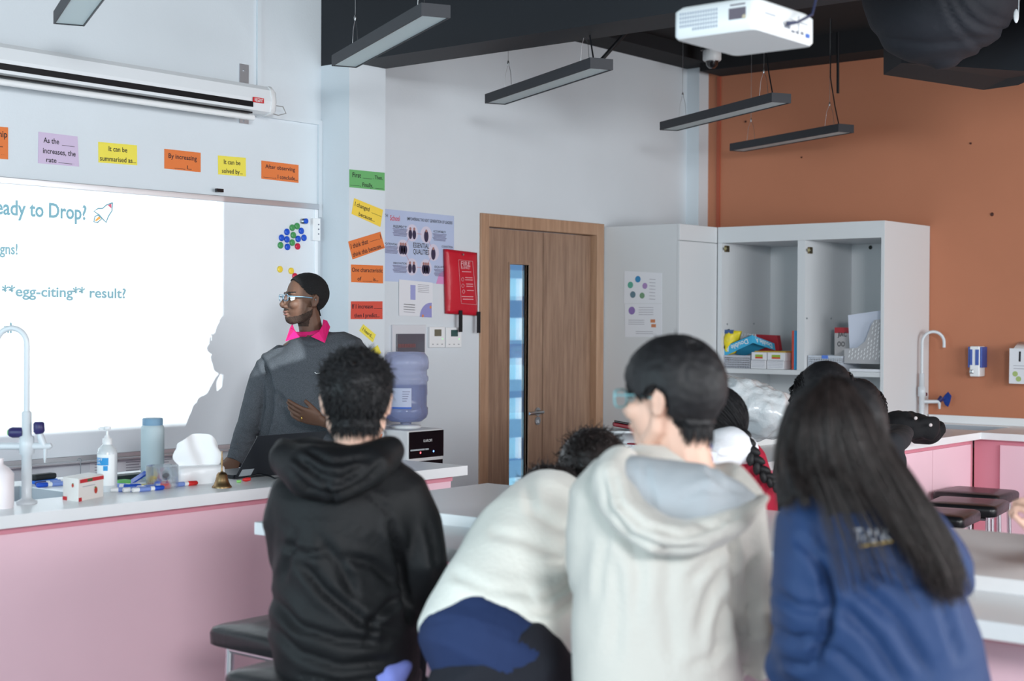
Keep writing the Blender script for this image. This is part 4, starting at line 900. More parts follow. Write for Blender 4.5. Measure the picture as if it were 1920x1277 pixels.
# box lid, cyan, tipped
lidp = [(1351, 654), (1409, 628), (1410, 640), (1356, 668)]
la = [at(x, y, X=BX0+.04) for x, y in ((1351, 652), (1409, 628), (1412, 643), (1356, 669))]
rb = [at(1409, 628, X=BX0+.04), at(1452, 644, X=BX0+.20), at(1454, 657, X=BX0+.20), at(1412, 643, X=BX0+.04)]
bx_ = thing('box_lid', 'upturned cyan copy paper box lid leaning over the grey basket', 'box lid', la[3])
cy = M('lid_cyan', (62, 170, 214), .5)
MB().prism(la, Vector((.004, 0, 0))).prism(rb, Vector((.004, .003, 0))).prism([la[0], la[1], rb[1], la[0]+(rb[1]-la[1])], Vector((0, 0, -.003))).build('lid', cy, bx_)
for s, q4 in (('Double A', la), ('Double A', rb)):
    mb = MB(); e1 = (q4[1]-q4[0]).normalized(); e2 = -(q4[3]-q4[0]).normalized(); nn_ = e1.cross(e2).normalized(); nn_ = -nn_ if nn_.dot(F) > 0 else nn_
    # printed upside down, as it lies
    put_text(mb, s, sum(q4, Vector())/4+nn_*.002, -e1, -e2, .03, (q4[1]-q4[0]).length*.72, .001); mb.build('lettering', M('print_white', (232, 240, 244), .5), bx_)
# yellow bag
mb = MB(); px4 = [(1343, 617), (1390, 621), (1380, 650), (1341, 670)]
vs = []; 
c4 = [at(x, y, X=BX0+.075) for x, y in ((1348, 617), (1390, 621), (1378, 662), (1344, 676))]
for j in range(9):
    for i in range(9):
        u, v = i/8, j/8; p = c4[0]*(1-u)*(1-v)+c4[1]*u*(1-v)+c4[2]*u*v+c4[3]*(1-u)*v
        vs.append(p+Vector((-.05*math.sin(u*math.pi)*math.sin(min(1, v+.15)*math.pi*.8)+.018*noise.noise(p*30), 0, 0)))
n0 = len(vs); vs += [v+Vector((.02, 0, 0)) for v in vs]
for v in vs:
    v.y = min(v.y, BY1-.034); v.z = max(v.z, SZ)
fs = []
for j in range(8):
    for i in range(8):
        a = j*9+i; fs += [(a, a+1, a+10, a+9), (n0+a, n0+a+9, n0+a+10, n0+a+1)]
brd = list(range(9))+[j*9+8 for j in range(1, 9)]+[72+i for i in range(7, -1, -1)]+[j*9 for j in range(7, 0, -1)]
fs += [(brd[k], brd[(k+1) % len(brd)], n0+brd[(k+1) % len(brd)], n0+brd[k]) for k in range(len(brd))]
mb.add(vs, fs, True); yb_ = mb.build('snack_bag', M('bag_yellow', (226, 206, 40), .35, var=.15, vs=30), loc=c4[3]); tag(yb_, 'crumpled yellow bag closed with a blue clip in the left bay', 'bag')
q = at(1367, 622, X=BX0+.05); MB().box(q-Vector((.01, .03, .012)), q+Vector((.01, .03, .012))).build('binder_clip', M('clip_navy', (60, 90, 140), .4), yb_)
# red box behind
c4 = [at(x, y, X=BX0+.24) for x, y in ((1412, 627), (1457, 629), (1461, 657), (1416, 668))]
rb_ = MB().prism(c4, Vector((.04, 0, 0))).build('game_box', M('box_red', (170, 36, 50), .5), loc=c4[3]); tag(rb_, 'red box standing behind the cyan lid in the left bay', 'box')
mb = MB(); put_text(mb, 'AROMA', at(1404, 629, X=BX0+.235), Vector((0, -1, 0)), UP, .024, .12, .001); mb.build('lettering', M('print_white', (232, 240, 244), .5), rb_)
# blue and red folders at the divider
for (p0, p1, cc_, lb) in ((1485, 1488.5, (214, 80, 60), 'thin orange-red folder standing left of the blue one'), (1489, 1495, (60, 160, 214), 'bright blue folder standing against the divider')):
    a_ = at(p0, 620, X=BX0+.06); b_ = at(p1, 682, X=BX0+.06)
    yb1 = max(b_.y, yA+.001)
    tag(MB().box((BX0+.06, yb1, SZ), (BX0+.30, max(a_.y, yb1+.006), a_.z)).build('folder', M('folder_'+str(p0), cc_, .5), loc=(BX0+.1, a_.y, SZ)), lb, 'folder')
# right bay: magazine file, red/white pack, paper
a_ = at(1565, 614, X=BX0+.22); b_ = at(1592, 655, X=BX0+.22)
bk = MB().box((BX0+.22, b_.y, SZ), (BX0+.27, a_.y, a_.z)).build('boxed_kit', M('pack_grey', (196, 190, 190), .5), loc=(BX0+.22, a_.y, SZ)); tag(bk, 'grey and red printed box standing in the right bay', 'box')
mb = MB().box((BX0+.219, b_.y, a_.z-.035), (BX0+.2198, a_.y, a_.z)); mb.build('red_header', M('header_red', (190, 50, 60), .5), bk)
mb = MB(); put_text(mb, 'JIAC', at(1579, 627, X=BX0+.218), Vector((0, -1, 0)), UP, .026, .06, .001); put_text(mb, 'OO', at(1577, 645, X=BX0+.218), Vector((0, -1, 0)), UP, .03, .05, .001); mb.build('lettering', M('print_grey', (60, 60, 64), .5), bk)
mfp = [(1583, 654), (1607, 652), (1622, 640), (1634, 608), (1640, 600), (1653, 598), (1653, 683), (1583, 681)]
mf = thing('magazine_file', 'grey perforated magazine file holding white paper in the right bay', 'magazine file', at(1618, 684, X=BX0+.04))
xf = BX0+.04
fo = MB().prism([at(x, y, X=xf) for x, y in mfp], Vector((.004, 0, 0))); 
bot = [at(x, y, X=xf) for x, y in ((1583, 681), (1653, 683))]
fo.build('side_panel', M('file_grey', (176, 176, 180), .5), mf)
hl = MB()
for k in range(11):
    for j in range(9):
        y_ = 606+j*8+((k % 2)*4); x_ = 1590+k*5.6+(676-y_)*.10
        if (x_ < 1622 and y_ < 656) or x_ > 1648 or y_ > 676 or (x_ < 1634 and y_ < 636-.0) : continue
        a_ = at(x_, y_, X=xf-.0006); b_ = at(x_+1.6, y_-5, X=xf-.0006); hl.add([a_, a_+Vector((0, -.005, 0)), b_+Vector((0, -.005, 0)), b_], [(0, 1, 2, 3)])
hl.build('slots', M('slot_white', (236, 238, 240), .6), mf)
MB().prism([at(x, y, X=xf+.10) for x, y in mfp], Vector((.004, 0, 0))).box((xf+.0041, bot[1].y, SZ), (xf+.0999, bot[0].y, SZ+.004)).box((xf+.0041, bot[1].y, SZ+.0041), (xf+.0999, bot[1].y+.004, SZ+.33)).build('tray', M('file_grey', (176, 176, 180), .5), mf)
pc4 = [at(x, y, X=xf+.05) for x, y in ((1590, 591), (1652, 582), (1652, 676), (1594, 676))]
tag(MB().prism(pc4, Vector((.012, 0, 0))).build('paper_stack', M('paper_bluish', (214, 220, 236), .6), loc=pc4[3]), 'white paper sheets standing in the grey magazine file', 'paper')
a_ = at(1600, 684, X=BX0+.0); 
tag(MB().box((BX0+.006, at(1653, 690, X=BX0).y+.002, SZ), (BX0+.035, at(1592, 690, X=BX0).y, SZ+.016)).build('paper_stack', pw, loc=(BX0+.01, a_.y, SZ)), 'low stack of loose paper on the shelf edge under the magazine file', 'paper')

# ---- shallow tray + red case on the peninsula
q = at(1160, 833, Z=.937); a_ = at(1147, 820, Z=.99)
ty = thing('white_tray', 'small white plastic tray on the peninsula behind the boy\'s chin', 'tray', q)
D_ = (q-CAM).dot(F); Rh = Vector((R.x, R.y, 0)).normalized(); Fh = Vector((F.x, F.y, 0)).normalized()
MB().loft([[q+Rh*a*s+Fh*(b*s+.08)+UP*z_ for a, b in ((-.035, -.07), (.14, -.07), (.14, .07), (-.035, .07))] for z_, s in ((0.001, 1), (.05, 1.12), (.052, 1.3), (.062, 1.3), (.062, 1.12), (.01, .96))]).build('tray', white_pl, ty)
zz = q.z+.062
pc_ = thing('pencil_case', 'dark red case with a black top lying on the white tray', 'pencil case', q+UP*.064)
T = Matrix.Translation(q+UP*.066+Rh*.06+Fh*.08) @ Matrix.Rotation(math.radians(-50), 4, 'Z') @ Matrix.Rotation(math.radians(10), 4, 'Y')
MB().box((-.085, -.03, 0), (.085, .03, .018), T).build('red_case', M('case_red', (130, 34, 46), .5), pc_, .006)
MB().box((-.08, -.028, .0181), (.08, .028, .028), T).build('black_top', black_pl, pc_, .004)

# ================================================================== bubble-wrap bag on the peninsula
def remesh(me_or_mb, voxel, smooth=4, name='m', factor=.5):
    me = me_or_mb.mesh() if isinstance(me_or_mb, MB) else me_or_mb
    o = bpy.data.objects.new('tmp', me); COL.objects.link(o)
    r = o.modifiers.new('r', 'REMESH'); r.mode = 'VOXEL'; r.voxel_size = voxel
    if smooth:
        s = o.modifiers.new('s', 'SMOOTH'); s.factor = factor; s.iterations = smooth
    dg = bpy.context.evaluated_depsgraph_get(); dg.update()
    out = bpy.data.meshes.new_from_object(o.evaluated_get(dg)); bpy.data.objects.remove(o)
    out.name = name
    for p in out.polygons: p.use_smooth = True
    return out
def npco(me):
    n = len(me.vertices); a = np.empty(n*3, np.float32); me.vertices.foreach_get('co', a); b = np.empty(n*3, np.float32); me.vertices.foreach_get('normal', b)
    return a.reshape(-1, 3).astype(float), b.reshape(-1, 3).astype(float)
def setco(me, co): me.vertices.foreach_set('co', co.astype(np.float32).ravel()); me.update()
def vnoise(co, scale, seed=0, stretch=(1, 1, 1)):
    s = np.array(stretch)*scale
    return np.array([noise.noise(Vector((c*s+seed))) for c in co])
def project(co):
    q = co-np.array(CAM); z = q @ np.array(F); return np.stack([960+FPX*(q @ np.array(R))/z, 638.5-FPX*(q @ np.array(U))/z], 1), z
def view_loft(mb, pts, seg=24, n=2.0, flip=None):
    """pts: (x, y, depth, half width px, half thickness m) -> tube following the chain"""
    cs = [at(p[0], p[1], D=p[2]) for p in pts]; K = len(pts); rings = []
    for k, p in enumerate(pts):
        t = (cs[min(k+1, K-1)]-cs[max(k-1, 0)]).normalized()
        e1 = t.cross(F)
        e1 = e1.normalized() if e1.length > .05 else R.copy()
        e2 = e1.cross(t).normalized(); a = p[3]*p[2]/FPX; b = p[4]; rg = []
        for i in range(seg):
            th = 2*math.pi*i/seg; c_, s_ = math.cos(th), math.sin(th)
            rg.append(cs[k]+e1*a*math.copysign(abs(c_)**(2/n), c_)+e2*b*math.copysign(abs(s_)**(2/n), s_))
        rings.append(rg)
    for end, sgn in ((0, -1), (K-1, 1)):
        t = (cs[end]-cs[end-1 if end else 1]).normalized(); c_ = cs[end]; rr = min(pts[end][3]*pts[end][2]/FPX, pts[end][4])*.35
        nr = [c_+(q-c_)*.6+t*rr for q in rings[end if end == 0 else -1]]
        if end == 0: rings.insert(0, nr)
        else: rings.append(nr)
    return mb.loft(rings)
def ball(mb, x, y, D, rx, ry, rz):  # px, px, metres
    return mb.ell(at(x, y, D=D), (R*(rx*D/FPX), F*rz, U*(ry*D/FPX)))
mb = MB()
q = at(1400, 815, Z=.937); D_ = 6.75
view_loft(mb, [(1350, 745, D_+.1, 42, .12), (1385, 762, D_, 55, .17), (1425, 774, D_, 55, .18), (1462, 775, D_, 42, .15), (1490, 770, D_, 26, .08)])
me = remesh(mb, .012, 6)
co, nn_ = npco(me); co += nn_*(vnoise(co, 9)*.02+vnoise(co, 28)*.009)[:, None]; co[:, 2] = np.maximum(co[:, 2], .9385); setco(me, co)
bag = link('cushioning_bag', me, M('bubble_wrap', (226, 232, 236), .18, coat=.6, bump=.5, bs=45, trans=.15), None, 0, q); tag(bag, 'big translucent plastic bag on the peninsula below the open shelves', 'plastic bag')
q = at(1379, 752, D=D_-.2); MB().box(q-Vector((.004, .006, .03)), q+Vector((.004, .006, .03))).build('yellow_tape', M('tape_yellow', (220, 170, 50), .5), bag)
ty_ = thing('red_tray', 'flat dark red tray under the plastic bag on the peninsula', 'tray', (6.3, 3.9, .937))
MB().prism([Vector((5.72, 3.74, .9372)), Vector((7.0, 3.74, .9372)), Vector((7.0, 4.0, .9372)), Vector((5.72, 4.0, .9372))], UP*.006).build('tray', M('tray_red', (150, 36, 56), .6), ty_)

# black jacket lying on the counter
mb = MB(); D_ = 7.4
view_loft(mb, [(1668, 802, D_, 18, .10), (1690, 800, D_, 26, .13), (1716, 800, D_+.05, 26, .14), (1738, 807, D_+.1, 18, .10), (1754, 803, D_+.1, 15, .07), (1766, 799, D_+.1, 11, .05)])
me = remesh(mb, .01, 3); co, nn_ = npco(me); co += nn_*(vnoise(co, 8, 3)*.035+vnoise(co, 20, 5)*.016)[:, None]; co[:, 2] = np.maximum(co[:, 2], .9015); setco(me, co)
jk = link('jacket', me, M('black_cloth', (20, 20, 24), .85, bump=.3, bs=40), None, 0, at(1710, 815, Z=.9)); tag(jk, 'black jacket with white snaps heaped on the counter', 'jacket')
for x, y in ((1717, 784), (1745, 797)):
    q = at(x, y, D=D_-.12); MB().ell(q, (R*.009, F*.006, U*.009), 10, 8).build('snap_button', M('snap_white', (214, 204, 204), .4), jk)
tag(MB().box((-.17, -.08, .001), (.17, .08, .006), rotz(at(1680, 826, Z=.9), 0)).build('mat', M('mat_grey', (104, 108, 116), .8), loc=at(1680, 826, Z=.9)), 'flat grey mat under the black jacket', 'mat')

# ================================================================== projector
pc = thing('projector', 'white ceiling projector hanging near the top edge', 'projector', (3.44, 2.03, 2.25))
px0_, px1_, py0_, py1_, pz0, pz1 = 3.285, 3.60, 1.912, 2.16, 2.25, 2.333
body = MB()
def rrect(x0, x1, y0, y1, r, z):
    pts = []
    for cx_, cy_, a0 in ((x1-r, y1-r, 0), (x0+r, y1-r, 90), (x0+r, y0+r, 180), (x1-r, y0+r, 270)):
        pts += [Vector((cx_+r*math.cos(math.radians(a0+t)), cy_+r*math.sin(math.radians(a0+t)), z)) for t in (0, 30, 60, 90)]
    return pts
body.loft([rrect(px0_+.006, px1_-.006, py0_+.006, py1_-.006, .018, pz0), rrect(px0_, px1_, py0_, py1_, .02, pz0+.008), rrect(px0_, px1_, py0_, py1_, .02, pz1-.012), rrect(px0_+.012, px1_-.012, py0_+.012, py1_-.012, .02, pz1)])
body.build('shell', M('projector_white', (238, 242, 244), .35), pc)
gr = MB()
XG = px0_-.0008
for j in range(5):
    for k in range(15):
        if j == 4 and k < 5: continue
        yy = py1_-.022-k*.0078; zz = pz1-.024-j*.0105; gr.box((XG, yy-.005, zz), (XG+.0007, yy, zz+.0075))
gr.build('vent_grille', M('grille_grey', (164, 172, 186), .6), pc)
MB().box((XG, py0_+.028, pz0+.03), (XG+.0007, py0_+.078, pz1-.024)).box((XG, py0_+.03, pz1-.018), (XG+.0007, py0_+.074, pz1-.014)).build('rating_label', M('label_mauve', (104, 96, 108), .6), pc)
MB().lathe([(.006, 0), (.005, .001)], (XG, py0_+.033, pz0+.034), 16, axis=(-1, 0, 0)).build('gold_seal', M('seal_beige', (196, 184, 160), .5), pc)
pt = MB(); yq = py0_-.0008
for k, (u, v, w_, h_) in enumerate(((.46, .30, .10, .12), (.58, .22, .06, .08), (.66, .22, .05, .1), (.74, .24, .05, .1), (.56, .6, .3, .02), (.70, .3, .01, .5))):
    pt.box((px0_+u*.315, yq, pz0+v*.083), (px0_+(u+w_)*.315, yq+.0007, pz0+(v+h_)*.083))
pt.build('ports', M('port_grey', (120, 124, 134), .5), pc)
MB().box((px0_+.26, yq-.004, pz0+.016), (px0_+.275, yq+.0006, pz0+.026)).build('vga_port', M('vga_blue', (70, 110, 190), .5), pc)
MB().box((px0_+.045, py0_-.0008, pz0+.044), (px0_+.10, py0_-.0001, pz0+.05)).build('grey_print', M('print_faint', (176, 182, 190), .5), pc)
MB().lathe([(.024, -.01), (.024, .012), (.02, .012), (.019, .002)], (3.52, py1_, 2.283), 24, axis=(0, 1, 0), cap=False).build('lens_ring', M('lens_grey', (170, 178, 186), .3), pc)
MB().lathe([(.018, .002), (.012, .006), (.001, .008)], (3.52, py1_, 2.283), 24, axis=(0, 1, 0)).build('lens', M('lens_lit', (225, 245, 250), .1, emit=6), pc)
mt = MB().box((3.40, 1.99, pz1+.0), (3.50, 2.07, pz1+.018)).lathe([(.018, 0), (.018, CZ-pz1-.03)], (3.45, 2.03, pz1+.018), 16).box((3.38, 1.96, CZ-.012), (3.52, 2.10, CZ)); mt.build('ceiling_mount', black_pl, pc)
cbm = MB(); q = Vector((px0_+.145, py0_-.008, pz0+.034))
cbm.tube([q, q+Vector((.02, -.02, .004)), q+Vector((.07, -.035, .03)), q+Vector((.10, -.03, .075)), q+Vector((.09, -.01, .12)), q+Vector((.03, .08, .17)), Vector((3.46, 2.03, pz1+.25)), Vector((3.46, 2.03, CZ-.02))], [.006]+[.0035]*7, 8); cbm.build('cable', M('cable_navy', (50, 56, 84), .4), pc)

# ================================================================== black fabric duct
mb = MB(); Dd = 6.6
view_loft(mb, [(1766, -150, Dd, 156, .38), (1766, -60, Dd, 150, .36), (1766, 0, Dd, 146, .34), (1766, 45, Dd, 132, .31), (1768, 80, Dd, 100, .25), (1770, 105, Dd, 66, .16), (1772, 117, Dd, 30, .07)], 32)
me = remesh(mb, .02, 3); co, nn_ = npco(me); P2, z_ = project(co)
# sagging folds that run round the sack
for k, (cx_, cy_, rr, am) in enumerate(((1745, -200, 288, .007), (1900, -60, 120, .014), (1915, -40, 150, .012), (1905, -50, 90, .010))):
    d = np.hypot(P2[:, 0]-cx_, P2[:, 1]-cy_)-rr-10*vnoise(co, 3, k); co -= nn_*(am*np.exp(-(d/6)**2)-am*.5*np.exp(-((d-12)/9)**2))[:, None]
co += nn_*(vnoise(co, 5, 2)*.012)[:, None]
co[:, 2] = np.minimum(co[:, 2], CZ-.002); setco(me, co)
q = at(1766, 0, D=Dd); du = link('fabric_duct', me, M('duct_black_fabric', (34, 37, 45), .75, bump=.2, bs=30), None, 0, Vector((q.x, q.y, CZ))); tag(du, 'bulging duct wrapped in black fabric at the top right', 'duct')
a_ = at(1910, 12, D=Dd-.38); MB().tube([a_+UP*.1, a_, a_-UP*.05+R*.0], [.002, .003, .001], 6).ell(a_-UP*.04-R*.01, (R*.012, F*.004, U*.03), 8, 6).build('hanging_tag', M('tag_silver', (200, 204, 208), .3), du)
# black strut and clamp pipe near the beam
tag(MB().tube([at(1128, 112, D=8.6), at(1164, 72, D=8.6), at(1200, 30, D=8.5)], .012, 8).build('strut', M('black_steel', (26, 27, 32), .5), loc=at(1164, 72, D=8.6)), 'black diagonal ceiling strut by the lamp above the door', 'strut')
tag(MB().tube([at(1098, 12, D=6.6), at(1176, 42, D=6.6)], .012, 10).tube([at(1150, 24, D=6.6), at(1168, 44, D=6.6)], .016, 10).build('pipe', M('grey_steel_pipe', (64, 66, 72), .4, .6), loc=at(1130, 25, D=6.6)), 'short grey clamp pipe under the black beam', 'pipe')
tag(MB().tube([at(690, 98, Y=PY-.05), at(735, 106, Y=PY-.05)], .018, 12).build('pipe', M('black_steel', (26, 27, 32), .5), loc=at(700, 100, Y=PY-.05)), 'black pipe stub beneath the beam beside the pillar', 'pipe')
tag(MB().tube([at(1110, 0, D=6.7), at(1112, 50, D=6.9)], .003, 6).build('wire', M('black_steel', (26, 27, 32), .5), loc=at(1110, 0, D=6.7)), 'thin black wire dropping from the beam to the lamp above the door', 'wire')
tag(MB().tube([at(1571, 60, X=8.3), at(1571, 175, X=8.3)], .009, 8).build('cable', black_pl, loc=at(1571, 60, X=8.3)), 'black twisted cable feeding the lowest lamp', 'cable')

# ================================================================== stools
leather = M('black_leatherette', (26, 27, 30), .32, bump=.1, bs=40); chrome = M('chrome', (205, 206, 210), .15, 1)
seat_red = leather
def make_stool(loc, deg, H_, label, s=.36, group='lab stools with black padded seats'):
    root = thing('lab_stool', label, 'stool', (loc[0], loc[1], 0), group); T = rotz((loc[0], loc[1], 0), deg); h = s/2
    MB().loft([[T @ Vector((p.x*k_, p.y*k_, z_)) for p in rrect(-h, h, -h, h, .035, 0)] for z_, k_ in ((H_-.055, .94), (H_-.05, .99), (H_-.018, 1.0), (H_-.006, .97), (H_, .90), (H_+.003, .5))]).build('seat', leather, root)
    fr = MB(); a = h-.05
    for x0, y0, x1, y1 in ((-a, -a, a, -a), (a, -a, a, a), (a, a, -a, a), (-a, a, -a, -a)):
        fr.tube([T @ Vector((x0, y0, H_-.067)), T @ Vector((x1, y1, H_-.067))], .011, 8)
    fr.build('seat_frame', chrome, root)
    for sx_ in (-1, 1):
        for sy_ in (-1, 1): MB().tube([T @ Vector((sx_*a, sy_*a, H_-.06)), T @ Vector((sx_*(a+.01), sy_*(a+.01), .0))], .0125, 12).build('leg', chrome, root)
    fr = MB(); a += .008
    for x0, y0, x1, y1 in ((-a, -a, a, -a), (a, -a, a, a), (a, a, -a, a), (-a, a, -a, -a)):
        fr.tube([T @ Vector((x0, y0, .17)), T @ Vector((x1, y1, .17))], .008, 8)
    fr.build('footrest', chrome, root); return root
make_stool((7.71, 3.12), 2, .62, 'lab stool nearest the pink counter corner, rearmost of the right group')
make_stool((7.22, 2.97), 10, .62, 'lab stool in front of the rearmost one, overlapping it, seat fully seen')
make_stool((6.74, 2.93), 8, .62, 'lab stool mostly hidden by the girl in the blue jacket')
make_stool((2.83, 3.10), 0, .66, 'empty lab stool at the end of the island left of the boy in black')
make_stool((2.52, 2.66), 4, .66, 'lab stool the boy in the black jacket sits on')
# ================================================================== people
skin_d = M('skin_dark', (94, 66, 52), .62, bump=.05, bs=200, var=.06, vs=20)
skin_l = M('skin_light', (226, 184, 164), .5, var=.04, vs=14)
hair_m = M('hair_black', (23, 22, 25), .6, var=.35, vs=60)
hair_b = M('hair_brown_black', (44, 37, 36), .38, var=.4, vs=60)
white_eye = M('eye_white', (226, 224, 220), .2); iris_m = M('iris_dark', (30, 20, 16), .2)
lip_d = M('lips_dark', (140, 92, 84), .5); lip_l = M('lips_light', (196, 116, 112), .5)

def seg_dist(P, pts):
    d = np.full(len(P), 1e9); t_at = np.zeros(len(P)); L_ = 0
    for (a, b) in zip(pts[:-1], pts[1:]):
        a = np.array(a, float); b = np.array(b, float); ab = b-a; t = np.clip(((P-a) @ ab)/max(ab @ ab, 1e-9), 0, 1)
        dd = np.hypot(*(P-(a+t[:, None]*ab)).T); d = np.minimum(d, dd)
    return d
def cloth(name, mb, mat, parent, voxel=.009, smooth=5, creases=(), wr=.004, wscale=9, stretch=(1, 1, 1), seed=0, back=True, zmin=None):
    me = remesh(mb, voxel, smooth); co, nn = npco(me); P, z = project(co)
    face = (nn @ np.array(F)) < .25
    for c in creases:
        pts, w, amp = c[:3]
        d = seg_dist(P, pts); g = np.exp(-(d/w)**2); rid = np.exp(-((d-2.1*w)/(1.3*w))**2)
        xs = np.array(pts, float); L_ = np.hypot(*(xs[-1]-xs[0])); 
        t = np.clip(((P-xs[0]) @ (xs[-1]-xs[0]))/max(L_*L_, 1), 0, 1); tap = np.clip(np.minimum(t, 1-t)*5+.35, 0, 1) if amp > .0045 else 1
        co += nn*((-amp*g+amp*.5*rid)*face*tap)[:, None]
    if wr:
        co += nn*(vnoise(co, wscale, seed, stretch)*wr*1.6+vnoise(co, wscale*2.6, seed+7, stretch)*wr*.6)[:, None]
    if zmin is not None: co[:, 2] = np.maximum(co[:, 2], zmin)
    setco(me, co); return link(name, me, mat, parent)

def head_frame(x, y, D, yaw, pitch=0, roll=0, s=1.0):
    """yaw: 0 looks away from the viewer along F, +90 looks to the viewer's left"""
    Fh = Vector((F.x, F.y, 0)).normalized(); f = Matrix.Rotation(math.radians(yaw), 3, 'Z') @ Fh; l = UP.cross(f)
    if pitch: q = Matrix.Rotation(math.radians(pitch), 3, l); f = q @ f; u = f.cross(l)
    else: u = UP.copy()
    if roll: q = Matrix.Rotation(math.radians(roll), 3, f); l = q @ l; u = q @ u
    T = Matrix((f*s, l*s, u*s)).transposed().to_4x4(); T.translation = at(x, y, D=D); return T
def add_head(mb, T, neck=None):
    def e(c, r): 
        A = T.to_3x3(); mb.ell(T @ Vector(c), (A @ Vector((r[0], 0, 0)), A @ Vector((0, r[1], 0)), A @ Vector((0, 0, r[2]))), 24, 16)
    def tb(pts, r): mb.tube([T @ Vector(p) for p in pts], [q*T.to_scale().x for q in r], 12)
    e((-.015, 0, .028), (.096, .077, .088)); e((.030, 0, -.03), (.062, .061, .078)); e((.058, 0, -.092), (.030, .034, .022))
    for s in (1, -1):
        tb([(-.005, s*.058, -.035), (.0, s*.057, -.062), (.030, s*.042, -.088), (.060, s*.018, -.098)], [.018, .019, .018, .016])
        e((.060, s*.040, -.024), (.028, .022, .024)); e((.096, s*.0135, -.034), (.012, .0085, .0085))
        tb([(-.012, s*.079, -.036), (-.008, s*.082, -.020), (-.012, s*.087, .004), (-.022, s*.089, .018), (-.032, s*.088, .008), (-.030, s*.084, -.012), (-.018, s*.080, -.034)], [.007, .006, .006, .0055, .006, .007, .007]); e((-.016, s*.076, -.006), (.016, .008, .026))
    e((.072, 0, .024), (.020, .050, .012)); tb([(.084, 0, .016), (.096, 0, -.004), (.110, 0, -.026), (.104, 0, -.036)], [.008, .0085, .0115, .009])
    e((.086, 0, -.054), (.012, .024, .008)); e((.092, 0, -.0585), (.0085, .023, .0052)); e((.090, 0, -.0695), (.0085, .019, .0056)); e((.080, 0, -.082), (.012, .02, .010))
    n = neck or [(-.022, 0, -.04), (-.032, 0, -.10), (-.038, 0, -.165), (-.04, 0, -.20)]
    tb(n, [.052, .053, .056, .07][:len(n)])
def shape_face(me, T):
    co, nn = npco(me); Ti = np.array(T.inverted()); lc = co @ Ti[:3, :3].T+Ti[:3, 3]
    for s in (1, -1):
        d = np.linalg.norm((lc-np.array([.086, s*.032, .002]))/np.array([.03, .019, .012]), axis=1); co -= nn*(.0065*np.exp(-d**2)*(lc[:, 0] > .04))[:, None]
    d = np.abs(lc[:, 2]+.064)/.0018; co -= nn*(.0035*np.exp(-d**2)*(lc[:, 0] > .08)*(np.abs(lc[:, 1]) < .022))[:, None]
    setco(me, co); return lc
def shell(name, me, lc, mask, off, mat, parent, jitter=0):
    """a layer lifted off part of the body's surface (hair, beard, brows)"""
    co, nn = npco(me); fs = [tuple(p.vertices) for p in me.polygons if all(mask[v] for v in p.vertices)]
    if not fs: return None
    used = sorted({v for f in fs for v in f}); ix = {v: i for i, v in enumerate(used)}
    o_ = off[used] if hasattr(off, '__len__') else off
    base = co[used]; n_ = nn[used]; top = base+n_*(o_[:, None] if hasattr(o_, '__len__') else o_)
    if jitter: top += n_*(vnoise(base, 90)*jitter)[:, None]
    k = len(used); vs = [tuple(v) for v in top]+[tuple(v) for v in base-n_*.001]
    from collections import Counter
    ed = Counter(); dr_ = {}
    F2 = [tuple(ix[v] for v in f) for f in fs]
    for f in F2:
        for a, b in zip(f, f[1:]+f[:1]): ed[frozenset((a, b))] += 1; dr_[frozenset((a, b))] = (a, b)
    allf = F2+[tuple(v+k for v in f[::-1]) for f in F2]+[(b, a, a+k, b+k) for e_, c_ in ed.items() if c_ == 1 for a, b in [dr_[e_]]]
    m2 = bpy.data.meshes.new(name); m2.from_pydata(vs, [], allf); m2.update()
    for p in m2.polygons: p.use_smooth = True
    return link(name, m2, mat, parent)
def hairline(lc, lo=0.0):
    ear = (np.abs(lc[:, 1]) > .0785) & (lc[:, 2] < .026) & (lc[:, 2] > -.05)
    return (~ear) & (lc[:, 2] > np.interp(lc[:, 0], [-.11, -.06, -.035, -.005, .02, .05, .075, .10], [-.088+lo, -.085+lo, -.045+lo, .012, .006, .03, .058, .066]))
def eyes(T, parent, dark=True, look=(1, 0, 0)):
    for s in (1, -1):
        c = T @ Vector((.068, s*.032, .001)); A = T.to_3x3(); r = .0145
        e_ = MB().ell(c, (A @ Vector((r, 0, 0)), A @ Vector((0, r, 0)), A @ Vector((0, 0, r*.85))), 16, 10).build('eye', white_eye, parent)
        d = (A @ Vector((1, s*-.05, -.05))).normalized(); MB().lathe([(.0058, r-.002), (.005, r+.0006), (.001, r+.001)], c, 14, axis=d).build('iris', iris_m, e_)
def strands(name, items, mat, parent, seg=3, keep=True):
    """items: list of (points, r0, r1)"""
    vs = []; fs = []
    for pts, r0, r1 in items:
        K = len(pts); base = len(vs); t = pts[-1]-pts[0]; e1 = t.cross(F); e1 = e1.normalized() if e1.length > 1e-6 else R; e2 = t.normalized().cross(e1) if t.length > 1e-6 else U
        for k, p in enumerate(pts):
            r = r0+(r1-r0)*k/(K-1)
            for i in range(seg):
                a = 2*math.pi*i/seg; vs.append(p+(e1*math.cos(a)+e2*math.sin(a))*r)
        for k in range(K-1):
            for i in range(seg):
                j = (i+1) % seg; fs.append((base+k*seg+i, base+k*seg+j, base+(k+1)*seg+j, base+(k+1)*seg+i))
        fs.append(tuple(range(base, base+seg))[::-1]); fs.append(tuple(range(base+(K-1)*seg, base+K*seg)))
    me = bpy.data.meshes.new(name); me.from_pydata([tuple(v) for v in vs], [], fs); me.update()
    for p in me.polygons: p.use_smooth = True
    return link(name, me, mat, parent)
